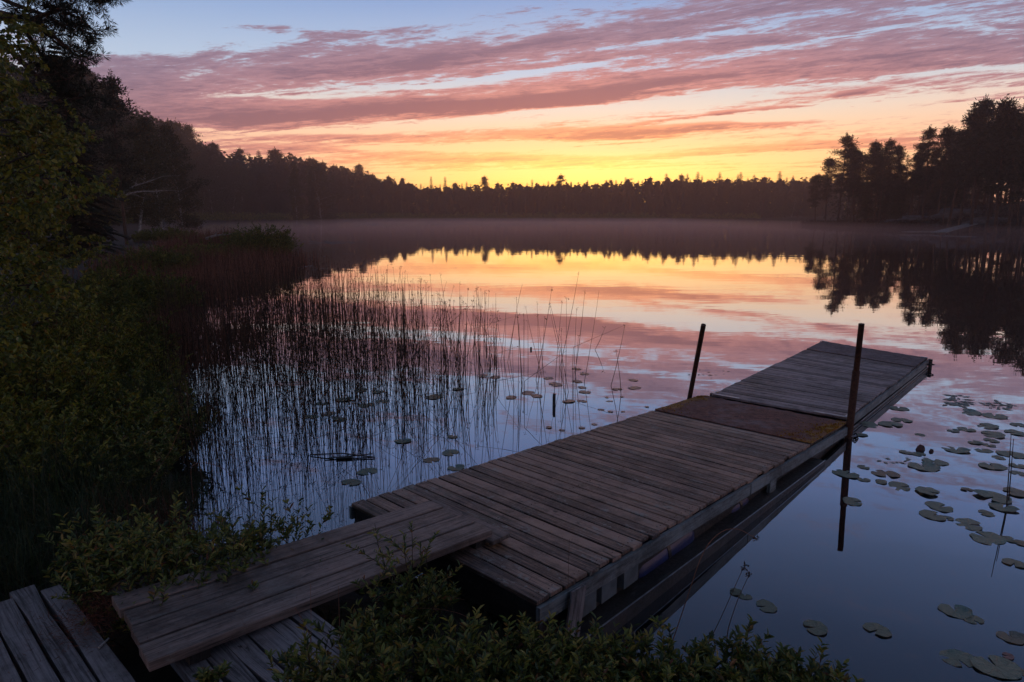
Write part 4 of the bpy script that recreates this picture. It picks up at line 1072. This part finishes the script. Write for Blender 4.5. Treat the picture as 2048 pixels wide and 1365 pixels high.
for y, x, px in cand[300:]:
    pts, rad = reed_geo(rq, rq.uniform(.75,1.42), abs(rq.normal(0,.13)), rq.uniform(0,6.28), .0036 + .00015*y, rq.uniform(.3,1.4) if rq.random() < .13 else 0)
    pts = [p + np.array([x,y,0]) for p in pts]; b.tube(pts, rad, 3, rq.random(), cap=False)
    if rq.random() < .7: HV.append(head_geo(rq, pts))
e = empty('reed_bed', (0,0,0)); tag(e, 'dense bed of dark reeds standing in the water left of the dock', 'reeds', kind='stuff')
b.build('stems', M['reed'], e); V,F,T = join(HV); obj('seed_heads', mesh('seed_heads', V, F, M['seed'], col=T), e)

# hand placed tall reeds seen against the bright reflection: (base px, base py, top px, top py, label)
for bx, by, tx, ty, lb in ((1120,735,1158,543,'tallest reed leaning right with a seed head against the bright reflection'),(1222,772,1250,650,'bent reed pair furthest right in the open water'),(1150,745,1170,580,'tall reed right of the tallest leaning one'),(1072,760,1104,575,'reed with a seed head left of the tallest leaning one'),(1242,790,1232,700,'short broken reed at the far right end of the bed'),(1190,700,1210,655,'thin reed tip between the last reeds')):
    B = at(bx, by); r_ = ray(tx, ty); T = np.array([0,0,HC]) + r_*(B[1]/r_[1]); d = T-B; e = empty('reed', tuple(B)); tag(e, lb, 'reed')
    bb = MB(); pts = [np.array([0,0,-.3]), d*.0, d*.35+[.012,0,0], d*.7+[.01,.01,0], d]; bb.tube(pts, [.0045,.0045,.004,.003,.0015], 4, .4, cap=False); bb.build('stem', M['reed'], e)
    V,F,Tn = head_geo(rq, pts); obj('seed_head', mesh('seed_head', V, F, M['seed'], col=Tn), e)
for bx, by, tx, ty, lb in ((2013,1085-70,2022,870,'thin straight reed in front of the right edge lily pads'),(2017,1003,2027,878,'second thin reed beside the straight one over the right lily pads')):
    B = at(bx, by); r_ = ray(tx, ty); T = np.array([0,0,HC]) + r_*(B[1]/r_[1]); d = T-B; e = empty('reed', tuple(B)); tag(e, lb, 'reed')
    bb = MB(); bb.tube([np.array([0,0,-.3]), d*0, d*.5, d], [.007,.0065,.005,.003], 4, .3, cap=False); bb.build('stem', M['reed'], e)

# brown sedge and rush clumps on the left margin
def blades(name, cx, cy, rx, ry, n, h, m, label, cat, w=.012, lean=.35, k=3, kind='stuff', zb=None, parent=None):
    r = np.random.default_rng(int(abs(cx*31+cy*7))+n); a = r.uniform(0,6.28,n); q = np.sqrt(r.random(n)); q = np.where(r.random(n) < .6, q, np.abs(r.normal(0,.62,n))); X = cx+rx*q*np.cos(a); Y = cy+ry*q*np.sin(a); cl = .6+.4*np.sin(X*2.3+Y)*np.sin(Y*1.1-X*.7)
    Z = np.maximum(gz(X, Y), -.05) if zb is None else np.full(n, zb)
    az = r.uniform(0,6.28,n); ln = np.abs(r.normal(0,lean,n)); H = h*r.uniform(.4,1.15,n)*(.55+.45*cl)*np.clip(1.35-.55*q,.3,1.1); V=[];F=[]; T=[]
    side = np.stack([-np.sin(az), np.cos(az), 0*az],1)*w
    out = np.stack([np.cos(az), np.sin(az), 0*az],1)
    for i in range(k+1):
        f = i/k; c = np.stack([X,Y,Z],1) + out*(ln*H*f*f)[:,None] + np.stack([0*H,0*H,H*(f - .25*ln*f*f)],1)
        V.append(c - side*(1-f*.9)); V.append(c + side*(1-f*.9))
    V = np.stack(V, 1).reshape(-1,3); o = np.arange(n)*(2*(k+1)); F = np.concatenate([np.stack([o+2*i,o+2*i+1,o+2*i+3,o+2*i+2],1) for i in range(k)]); T = np.tile(r.random(n), k)
    o_ = obj(name, mesh(name, V, F, M[m], col=T), parent)
    if label: tag(o_, label, cat, kind=kind)
    return o_
blades('sedge', -12.8, 30, 3.0, 8, 7000, 1.2, 'sedge', 'red brown dry sedge bed at the left margin beyond the reeds', 'sedge', .014, .3)
blades('sedge', -10.0, 21.5, 2.0, 5, 3000, 1.1, 'sedge', 'dark brown rush clump where the reed bed meets the left bank', 'sedge', .010, .3)
blades('sedge', -17, 41, 3, 6, 4500, 1.3, 'sedge', 'reddish sedge under the far low willow on the left margin', 'sedge', .02, .3)
blades('sedge', -6.4, 12.2, 1.5, 3.2, 3000, .95, 'sedge', 'tangled dry sedge below the near leafy trees', 'sedge', .006, .55)
blades('grass', -3.35, 4.9, .75, .9, 2600, .62, 'grass', 'long dark grass arching at the left behind the shore platform', 'grass', .0035, .8, 5)
blades('sedge', -4.0, 7.3, .45, 1.5, 1500, .75, 'grass', 'grass fringe at the water edge beside the near reeds', 'grass', .004, .5, 4)
blades('sedge', -3.0, 5.4, .35, .6, 700, .55, 'grass', 'grass fringe at the water edge behind the gangway shrubs', 'grass', .003, .6, 4)
blades('sedge', -6.4, 10.6, .7, 2.2, 1800, .9, 'sedge', 'dry sedge fringe along the left water edge', 'grass', .006, .5, 4)
blades('grass', -3.0, 3.62, .5, .3, 1000, .34, 'grass', 'grass tufts along the back edge of the shore platform', 'grass', .003, .8, 5)
blades('grass', -3.5, 4.0, .6, .5, 1500, .42, 'grass', 'short dark grass at the left edge just behind the platform boards', 'grass', .003, .8, 5)
blades('grass', -2.75, 4.2, .5, .45, 900, .40, 'grass', 'grass blades mixed into the shrubs above the gangway', 'grass', .003, .7, 5)
blades('grass', -.35, 3.15, .7, .35, 500, .30, 'grass', 'sparse grass in the dark gap between gangway and dock', 'grass', .0025, .7, 5)
blades('grass', .5, 2.45, 1.0, .2, 350, .42, 'grass', 'few grass blades standing among the bottom shrubs', 'grass', .002, .5, 5)
blades('grass', -4.9, 6.5, .9, 1.6, 2200, .7, 'grass', 'dark tangled grass on the left bank under the shrubs', 'grass', .004, .8, 5)
blades('grass', -2.5, 4.55, .5, .5, 500, .5, 'drybrown', 'thin dry stalks on the bank beside the gangway', 'grass', .002, .6, 4)

# ------------------------------------------------------------------ shrubs and near trees
def shrub(name, cx, cy, z0, rx, ry, h, nshoot, lf, mleaf, mtwig, label, cat, group=None, lean=.35, per=22, wl=.37, seed=1, six=True, droop=.0):
    """shoots rising from a base; leaves spiral round each shoot"""
    r = np.random.default_rng(seed); e = empty(name, (cx,cy,z0)); tag(e, label, cat, group)
    segs=[]; P=[];D=[];Nn=[];L=[]
    for i in range(nshoot):
        a = r.uniform(0,6.28); q = sqrt(r.random()); b0 = np.array([rx*q*cos(a)*.75, ry*q*sin(a)*.75, -.05]); hh = h*r.uniform(.55,1.1)*(1-.35*q*q)
        d = np.array([cos(a)*lean*q + r.normal(0,.16), sin(a)*lean*q + r.normal(0,.16), 1])
        pts = limb(b0, d, hh, .09, 6, r, .03 - droop*.2); segs.append((pts, np.linspace(.0045, .0012, 7)*(h**.5)))
        tp = np.array(pts)
        subs = [(tp, per)]
        for s_ in range(int(r.integers(1,4))):
            j = int(r.integers(2,6)); dd = np.array([r.normal(0,.8), r.normal(0,.8), .7]); sp = limb(tp[j], dd, hh*r.uniform(.2,.4), .12, 4, r, .03); segs.append((sp, np.linspace(.0022,.0008,5)*(h**.5))); subs.append((np.array(sp), per*.6))
        for tp_, m_ in subs:
            m = int(m_); k = len(tp_)-1; u = r.uniform(.25 if tp_ is tp else .15, 1, m)**.75*k; ii = np.minimum(u.astype(int), k-1); f = (u-ii)[:,None]
            pos = tp_[ii]*(1-f) + tp_[ii+1]*f; ax = unit(tp_[ii+1]-tp_[ii]); az = np.arange(m)*2.4 + r.uniform(0,6); rd = np.stack([np.cos(az), np.sin(az), 0*az],1)
            P.append(pos); D.append(rd*.75 + ax*(.75-droop) ); Nn.append(ax + rd*-.3 + r.normal(0,.2,(m,3))); L.append(lf*r.uniform(.6,1.2,m))
    P=np.vstack(P);D=np.vstack(D);Nn=np.vstack(Nn);L=np.concatenate(L)
    V,F,T = (leaves6 if six else leaves)(P,D,Nn,L,L*wl)
    _o = tubes(segs, 4).build('stems', M[mtwig], e); obj('leaves', mesh('leaves', V, F, M[mleaf], col=T), e)
    return e
def gale(px, py, zt, rx, ry, h, n, label, seed, lf=.039, per=28, group='low leafy shrubs along the bank', z0=None, **kw):
    """shrub whose middle top shows near (px,py) with its top at height zt"""
    P = at(px, py, zt); z0 = (zt-h) if z0 is None else z0
    return shrub('leafy_shrub', P[0], P[1], z0, rx, ry, h, n, lf, 'galeleaf', 'twig', label, 'shrub', group, per=per, seed=seed, **kw)
gale(655,1255,.98,.24,.20,.42,42,'leafy shrub at the bottom, left end of the front row beside the gangway',1)
gale(770,1220,.95,.26,.22,.45,49,'leafy shrub at the bottom with dry stalks under the gangway middle',2)
gale(960,1230,.92,.26,.22,.42,56,'leafy shrub at the bottom in front of the dock end beam',3)
gale(1120,1230,.93,.24,.22,.42,56,'leafy shrub at the bottom hiding the near dock corner',4)
gale(1240,1265,.90,.22,.22,.40,42,'low leafy shrub at the bottom right of the near dock corner',5)
gale(1360,1270,.88,.20,.22,.38,35,'leafy shrub at the bottom around the reddish seed stalks',6)
gale(1490,1255,.86,.25,.22,.38,56,'broad leafy shrub at the bottom over the dark water',7)
gale(1640,1312,.78,.2,.2,.34,45,'last low leafy shrub at the right end of the bottom row',18)
gale(1590,1290,.80,.22,.22,.34,42,'low leafy shrub tapering off at the bottom right of the front row',8)
gale(830,1290,.92,.3,.2,.40,42,'leafy shrub at the bottom edge under the board walkway end',9)
gale(1060,1300,.88,.3,.2,.36,49,'leafy shrub at the bottom edge in the middle of the picture',10)
gale(1300,1309,.84,.35,.2,.32,56,'leafy shrub along the bottom edge, second row right',11)
gale(1480,1309,.82,.35,.2,.32,56,'leafy shrub along the bottom edge, furthest right in the second row',12)
gale(785,1122,.78,.15,.14,.46,36,'sparse leafy shrub growing up against the middle of the gangway',13)
gale(826,1066,.92,.06,.05,.86,12,'single upright leafy shoot crossing the gangway planks',14, z0=.28, per=30, lf=.036, lean=.15, group=None)
gale(870,1130,.60,.10,.10,.26,12,'small leafy sprig between gangway and dock end',15, group=None)
gale(430,1285,.80,.05,.05,.17,3,'tiny leafy sprig between the gangway and the walkway boards',16, group=None, lf=.038)
# left side, behind the gangway
gale(300,1010,1.05,.36,.34,.62,62,'dense leafy shrub on the bank above the gangway, leftmost',21, lf=.040)
gale(400,1020,.95,.34,.36,.60,60,'dense leafy shrub on the bank above the gangway, middle',22, lf=.038)
gale(500,985,.92,.26,.30,.70,60,'leafy shrub with red tinged tips leaning over the water left of the dock',23, lf=.045, lean=.8)
gale(200,1000,.95,.25,.25,.55,60,'blue green leafy shrub at the left behind the platform',24, lf=.046)
gale(420,1110,.66,.30,.25,.30,70,'low brown leafy shrub just behind the gangway edge',25, lf=.024)
# bank shrubs up the left side
def bush(px, py, zt, rx, ry, h, n, label, seed, mleaf='willow', lf=.05, per=30, name='bank_shrub', **kw):
    r_ = ray(px, py); D = h; P = r_*(D/r_[1]); zt = HC + P[2]; z0 = max(0.0, float(gz(np.array([P[0]]), np.array([P[1]]))[0]))
    return shrub(name, P[0], P[1], z0, rx, ry, zt-z0, n, lf, mleaf, 'twig', label, 'bush', 'bushes up the left bank', per=per, seed=seed, lean=.5, **kw)
bush(60,800,0,0.5,0.5,5.2,130,'dark bush at the left edge behind the long grass',31, 'alder', .045)
bush(200,760,0,0.6,0.6,6.2,140,'rounded dark green bush in the middle of the left bank',32, 'alder', .045)
bush(215,830,0,0.33,0.6,6.4,110,'low dark bush leaning from the left bank to the reeds',33, 'galeleaf', .04)
bush(140,900,0,0.45,0.45,5.0,110,'dark bush low on the left bank above the grass',34, 'galeleaf', .04)
bush(235,650,0,0.65,1.2,11,130,'green bush reaching from the bank over the first reeds',35, 'willow', .06)
bush(150,640,0,0.8,1.0,8.6,140,'dense green bush under the near alder',36, 'alder', .055)
bush(300,560,0,1.2,2,17,150,'green willow bush behind the brown rushes',37, 'willow', .085, six=False)
bush(240,520,0,1.3,2,16,160,'yellow green bush at the end of the alder branches',38, 'willow', .085, six=False)
bush(515,450,0,1.9,2.4,37,340,'low round willow standing out in the water on the left',39, 'willow', .13, six=False)
bush(440,468,0,2.0,2.5,42,240,'low willow left of the round one in the water',40, 'willow', .13, six=False)
bush(330,455,0,2.6,3,48,260,'tall willow bush at the water edge below the dead branches',41, 'willow', .12, six=False)
bush(300,488,0,1.6,2,25,190,'green willow bush rising behind the rushes, left of the round one',43, 'willow', .10, six=False)
bush(395,482,0,1.6,2,31,190,'mid green willow bush between the rushes and the round willow',44, 'willow', .12, six=False)
bush(60,700,0,0.7,0.7,7.2,130,'dark bush at the left edge under the alder boughs',42, 'alder', .05)

# shrubs standing shoulder to shoulder along the left bank edge
_lb = [('knee high shrub at the water edge right behind the gangway shrubs', -2.95,5.6,.30,.5,.6,'galeleaf',.045),('dark shrub at the water edge beside the near reeds, nearest of the row', -3.25,6.6,.35,.6,.75,'galeleaf',.05),
 ('dark shrub at the water edge beside the near reeds, second of the row', -3.9,7.7,.4,.7,.8,'alder',.055),('dark shrub at the water edge beside the near reeds, third of the row', -4.75,9.1,.5,.8,.95,'alder',.06),
 ('dark shrub where the bank bends towards the sedge', -5.8,10.9,.6,.9,1.0,'willow',.075),('broad shrub on the bank below the alder boughs', -7.3,12.9,.9,1.0,1.1,'willow',.08),('rounded shrub on the bank before the rush clump', -9.2,16.6,1.1,1.4,1.2,'willow',.1),
 ('dense shrub inland of the row, above the long grass', -4.3,6.4,.6,.6,1.1,'alder',.06),('dense shrub inland of the row, left of the near reeds', -5.2,8.3,.7,.8,1.3,'alder',.06),('dense shrub inland of the row below the nearest alder', -6.6,10.2,.8,1,1.4,'alder',.07),('low shrub at the left picture edge behind the long grass', -4.0,5.2,.45,.5,.85,'alder',.055)]
for i, (lb, x, y, rx, ry, h, ml, lf) in enumerate(_lb):
    x -= .15 + .035*y
    shrub('bank_shrub', x, y, max(0, float(gz(np.array([x]), np.array([y]))[0])), rx, ry, h, 120, lf, ml, 'twig', lb, 'bush', 'bushes up the left bank', per=30, seed=60+i, lean=.6)
def alder(x, y, h, w, seed, label, n=46, lf=.055, lo=.06, per=66, mleaf='alder', name='alder_tree'):
    r = np.random.default_rng(seed); z0 = float(gz(np.array([x]), np.array([y]))[0]); e = empty(name, (x,y,z0)); tag(e, label, 'tree', 'leafy trees at the left edge')
    tr = limb((0,0,-.3), (r.normal(0,.05), r.normal(0,.05), 1), h, .05, 9, r, .06); tp = np.array(tr); segs=[(tr, np.linspace(h*.012,.008,10))]
    P=[];D=[]
    for i in range(n):
        u = (i+r.random())/n; k = (lo+(1-lo)*u)*9; j = min(8,int(k)); p = tp[j]*(1-(k-j))+tp[j+1]*(k-j)
        R_ = w*(sin(pi*min(1,.25+u*.75))**.6)*r.uniform(.6,1.15); a = i*2.4+r.normal(0,.3)
        pts = limb(p, (cos(a), sin(a), .5), R_, .14, 6, r, -.05); segs.append((pts, np.linspace(.012+.01*R_, .003, 7))); ta = np.array(pts)
        for q in range(1,7):
            for s_ in range(3):
                dd = r.normal(0,1,3)*[1,1,.5] + [cos(a)*.7, sin(a)*.7, -.1]; sp = np.array(limb(ta[q], dd, R_*r.uniform(.18,.36), .15, 4, r, -.06)); segs.append((list(sp), np.linspace(.004,.0012,5)))
                m = int(per*r.uniform(.3,.6)); uu = r.uniform(0,4,m); ii = np.minimum(uu.astype(int),3); f=(uu-ii)[:,None]; P.append(sp[ii]*(1-f)+sp[ii+1]*f + r.normal(0,.02,(m,3))); D.append(r.normal(0,.7,(m,3)) + [0,0,-.55] + unit(dd[None])*.5)
    P=np.vstack(P);D=np.vstack(D);k=len(P); Nn = r.normal(0,.5,(k,3)) + [0,0,1.]; L = lf*r.uniform(.6,1.2,k)
    V,F,T = leaves6(P,D,Nn,L,L*.8); tubes(segs,5).build('trunk', M['bark'], e, True); obj('crown', mesh('crown', V, F, M[mleaf], col=T), e)
alder(-6.1, 7.2, 6.6, 1.65, 51, 'tall leafy alder with yellowing leaves filling the left edge, nearest', lf=.062)
alder(-9.0, 11.6, 7.6, 1.7, 52, 'leafy alder behind the nearest one at the left edge', lf=.075)
alder(-12.4, 17.5, 5.0, 2.0, 53, 'leafy alder furthest back of the left edge trees', lf=.095, n=38)
alder(-5.2, 5.4, 4.4, 1.0, 54, 'slim young alder at the extreme left edge', lf=.055, n=26)

def dead_branches():
    for a, b_, c, D, lb in (((232,398),(270,372),(326,353),52,'bare pale branch rising over the dark left forest, upper one'),((240,395),(285,383),(342,381),52,'bare pale branch nearly level over the dark left forest, lower one'),((412,478),(445,470),(500,462),38,'bare branch lying in the low willow at the water')):
        b = MB(); pts=[]
        for px, py in (a, ((a[0]+b_[0])/2, (a[1]+b_[1])/2-2), b_, ((c[0]+b_[0])/2, (c[1]+b_[1])/2+1), c):
            r_ = ray(px, py); pts.append(np.array([0,0,HC]) + r_*(D/r_[1]))
        b.tube(pts, np.linspace(.085,.02,5), 6, .5); r = random.Random(int(a[0]))
        for k in range(5):
            p = pts[1+k%4]; b.tube([p, p+np.array([r.uniform(.2,1.2), 0, r.uniform(-.5,.8)])], [.02,.006], 4)
        tag(b.build('dead_branch', M['deadwood']), lb, 'branch')
dead_branches()
def pine_bough():
    """boughs of a big pine above the alders whose trunk stands on the left bank"""
    r = np.random.default_rng(3); x, y = -13.2, 15.0; z0 = float(gz(np.array([x]), np.array([y]))[0]); e = empty('pine_tree', (x,y,z0)); tag(e, 'big pine whose drooping bough hangs into the top left corner', 'pine tree')
    o = np.array([x,y,z0]); tr = [np.array([0,0,-.3]), np.array([.1,0,4]), np.array([.2,.1,8]), np.array([.1,.1,12.5])]; segs=[(tr,[.2,.17,.13,.05])]; P=[];D=[];L=[]
    def W(px, py, Y): r_ = ray(px, py); return np.array([0,0,HC]) + r_*(Y/r_[1]) - o
    boughs = [[(60,40),(110,75),(150,110),(178,118)],[(60,40),(120,20),(165,40),(196,70)],[(40,-40),(110,-30),(160,-10),(205,8)],[(50,60),(95,130),(130,160),(150,150)],[(30,10),(90,30),(130,55),(160,75)],[(180,-70),(215,-40),(235,-15),(248,-4)],[(30,-80),(100,-80),(160,-55),(190,-30)],[(40,120),(90,170),(140,200),(190,190)]]
    for bi, bo in enumerate(boughs):
        pts = [np.array([.1,0,6.5+.3*bi])] + [W(px,py,14.5+.35*r.normal()) for px,py in bo]; segs.append((pts, np.linspace(.06,.012,5)))
        for q in (2,3,4):
            for _ in range(7):
                sp = limb(pts[q]*r.uniform(.8,1)+pts[q-1]*0 if False else pts[q]+(pts[q-1]-pts[q])*r.random(), r.normal(0,1,3)*[1,.8,.6], r.uniform(.25,.6), .2, 4, r, .02); segs.append((sp, np.linspace(.012,.004,5)))
                for c in sp[1:]:
                    m = 34; dd = r.normal(0,1,(m,3)); P.append(np.repeat([c],m,0)+dd*.02); D.append(dd + (sp[-1]-sp[0])/np.linalg.norm(sp[-1]-sp[0])*.8); L.append(r.uniform(.09,.16,m))
    P=np.vstack(P);D=np.vstack(D);L=np.concatenate(L); V,F,T = leaves(P,D,rdir(len(P)),L,np.full(len(P),.013),.0)
    tubes(segs,6).build('trunk', M['pinebark'], e, True); obj('crown', mesh('crown', V, F, M['pineneedle'], col=T), e)
pine_bough()

# ------------------------------------------------------------------ near odds and ends
def stalk(path, base_z, D, label, heads=0, rad=.0032, tone=.9):
    """dry stalk drawn through points at distance D"""
    pts = []
    for i, (px, py) in enumerate(path):
        r_ = ray(px, py); pts.append(np.array([0,0,HC]) + r_*((D+.05*i)/r_[1]))
    b0 = pts[0].copy(); b0[2] = min(base_z, b0[2]-.1)
    pts = [b0] + pts; P = np.array(pts); 
    t = np.linspace(0, len(P)-1, 26); c = [np.interp(t, np.arange(len(P)), P[:,k]) for k in range(3)]; P = np.stack(c,1)
    for _ in range(3): P[1:-1] = (P[:-2]+2*P[1:-1]+P[2:])/4
    e = empty('dry_stalk', tuple(P[0])); tag(e, label, 'stalk'); b = MB(); b.tube(P-P[0], np.linspace(rad, rad*.5, len(P)), 5, tone, cap=False); b.build('stem', M['sedge'], e)
    if heads:
        r = np.random.default_rng(heads); k = 16; V,F,T = leaves(P[-1]-P[0]+r.normal(0,.006,(k,3)), r.normal(0,1,(k,3)), rdir(k), r.uniform(.012,.028,k), .009, .3, np.full(k,.5)); obj('seed_head', mesh('seed_head', V, F, M['seed'], col=T), e)
stalk([(1322,1350),(1370,1210),(1405,1100),(1440,1062),(1475,1055),(1512,1078)], .3, 3.3, 'reddish stalk arching over in front of the dark dock side', 3)
stalk([(1405,1310),(1440,1240),(1487,1135)], .3, 3.0, 'left one of two straight stalks with dark red heads', 4, .0028, .3)
stalk([(1455,1260),(1475,1200),(1499,1148)], .3, 3.0, 'right one of two straight stalks with dark red heads', 5, .0028, .3)
stalk([(590,1215),(605,1240),(622,1275)][::-1], .4, 2.75, 'orange dry stalk leaning beside the gangway edge', 0, .002)
stalk([(622,1280),(622,1220),(621,1168)], .4, 2.8, 'upright thin red stalk in front of the gangway', 0, .0016)
stalk([(680,1270),(678,1225),(677,1172)], .4, 2.8, 'second upright thin red stalk in front of the gangway', 0, .0016)
stalk([(750,1195),(790,1183),(850,1184),(930,1200)], .4, 3.2, 'yellowish stalk arching over the dark gap by the dock end', 0, .0018)
stalk([(800,1220),(860,1216),(910,1224),(950,1240)], .4, 3.1, 'lower yellowish stalk arching under the first one by the dock end', 0, .0018)
stalk([(1136,1200),(1137,1120),(1139,1078)], .2, 3.35, 'very thin upright stem in front of the near dock corner', 0, .0013, .3)
stalk([(300,960),(340,905),(362,850)], .3, 5.2, 'pale stalk leaning out from the left bank', 0, .003)
stalk([(380,930),(410,925),(445,935),(460,950)], .2, 5.2, 'pale bent stalk arching low over the water by the bank', 0, .003)

def needles_heap():
    r = np.random.default_rng(8); n = 1500; c = at(205,1225,.61); P = c + np.stack([r.normal(0,.10,n), r.normal(0,.13,n), np.abs(r.normal(0,.018,n))],1)
    D = rdir(n)*[1,1,.4]; V,F,T = leaves(P, D, rdir(n), r.uniform(.02,.06,n), np.full(n,.0022), 0)
    tag(obj('pine_litter', mesh('pine_litter', V, F, M['drybrown'], col=T)), 'heap of red brown pine needles by the gangway foot', 'leaf litter', kind='stuff')
    n = 900; u = np.array([cos(R(-43.8)), sin(R(-43.8))]); a = r.uniform(-3.8,-1.5,n); b = r.uniform(-.5,.72,n); X = u[0]*a - u[1]*b; Y = u[1]*a + u[0]*b
    P = np.stack([X,Y,np.full(n,.604)],1)[:260]; n = len(P); V,F,T = leaves(P, rdir(n)*[1,1,.05], np.tile([0,0,1.],(n,1)), r.uniform(.02,.06,n), np.full(n,.0025), 0)
    tag(obj('pine_litter', mesh('pine_litter', V, F, M['drybrown'], col=T)), 'scattered pine needles on the shore platform boards', 'leaf litter', kind='stuff')
    n = 120; t = r.random(n); s = r.random(n); Q = (gL0,gR0,gR1,gL1); P = np.array([bil(Q,a,b)+[0,0,.004] for a,b in zip(s,t)]); V,F,T = leaves(P, rdir(n)*[1,1,.03], np.tile([0,0,1.],(n,1)), r.uniform(.015,.04,n), np.full(n,.002), 0)
    tag(obj('pine_litter', mesh('pine_litter', V, F, M['drybrown'], col=T)), 'few pine needles lying on the gangway boards', 'leaf litter', kind='stuff')
    n = 220; t = r.random(n)*.8; s = r.random(n); Q = (qA,qB,qC,qD); P = np.array([bil(Q,a,b)+[0,0,.005] for a,b in zip(s,t)]); V,F,T = leaves(P, rdir(n)*[1,1,.03], np.tile([0,0,1.],(n,1)), r.uniform(.015,.045,n), np.full(n,.003), 0)
    tag(obj('pine_litter', mesh('pine_litter', V, F, M['drybrown'], col=T)), 'dry bits of litter scattered over the near dock boards', 'leaf litter', kind='stuff')
    n = 700; P = np.array([at(r.uniform(370,470), r.uniform(1128,1150), .45) for _ in range(n)]) + r.normal(0,.02,(n,3)); V,F,T = leaves(P, rdir(n), rdir(n), r.uniform(.02,.06,n), np.full(n,.003), 0)
    tag(obj('pine_litter', mesh('pine_litter', V, F, M['drybrown'], col=T)), 'brown litter on the bank along the far gangway edge', 'leaf litter', kind='stuff')
needles_heap()
def twigs():
    for (a, c, z, rad, lb) in (((402,1300-4),(424,1275),.607,.006,'pale short stick on the shore platform beside the needle heap'),((438,1230),(472,1222),.70,.004,'small dark twig lying on the gangway boards')):
        if lb.startswith('pale'): a, c = (198,1296), (218,1277)
        A = at(*a, z); C = at(*c, z); b = MB(); b.tube([A, (A+C)/2+[0.004,0,.004], C], [rad, rad*.9, rad*.6], 6); tag(b.build('twig', M['deadwood'] if lb.startswith('pale') else M['twig']), lb, 'twig')
    P = at(480,1110,.62); V,F,T = leaves6(np.array([P]), np.array([[.1,.2,1.]]), np.array([[.3,-1,.2]]), .09, .045, tone=np.array([.6])); tag(obj('green_leaf', mesh('green_leaf', V, F, M['alder'], col=T)), 'single bright green leaf standing at the far edge of the gangway', 'leaf')
twigs()

# ------------------------------------------------------------------ air
def volume_box(name, lo, hi, dens, color, aniso, label, emis=None):
    x0,y0,z0 = lo; x1,y1,z1 = hi
    V = np.array([(x0,y0,z0),(x1,y0,z0),(x1,y1,z0),(x0,y1,z0),(x0,y0,z1),(x1,y0,z1),(x1,y1,z1),(x0,y1,z1)], float)
    F = np.array([(0,3,2,1),(4,5,6,7),(0,1,5,4),(1,2,6,5),(2,3,7,6),(3,0,4,7)])
    m = bpy.data.materials.new(name); m.use_nodes = True; nt = m.node_tree; nt.nodes.clear(); out = nt.nodes.new('ShaderNodeOutputMaterial'); v = nt.nodes.new('ShaderNodeVolumePrincipled')
    v.inputs['Density'].default_value = dens; v.inputs['Color'].default_value = (*color, 1); v.inputs['Anisotropy'].default_value = aniso
    nt.links.new(v.outputs[0], out.inputs['Volume'])
    tag(obj(name, mesh(name, V, F, m)), label, 'haze', kind='stuff')
volume_box('haze', (-432,-428,-3.6), (432,436,46), .0009, (1.0,.68,.56), .75, 'thin morning haze in the air over the lake')
volume_box('mist', (-58,64,.012), (66,306,1.1), .0042, (1.0,.70,.64), .7, 'low veil of mist lying over the far half of the lake')
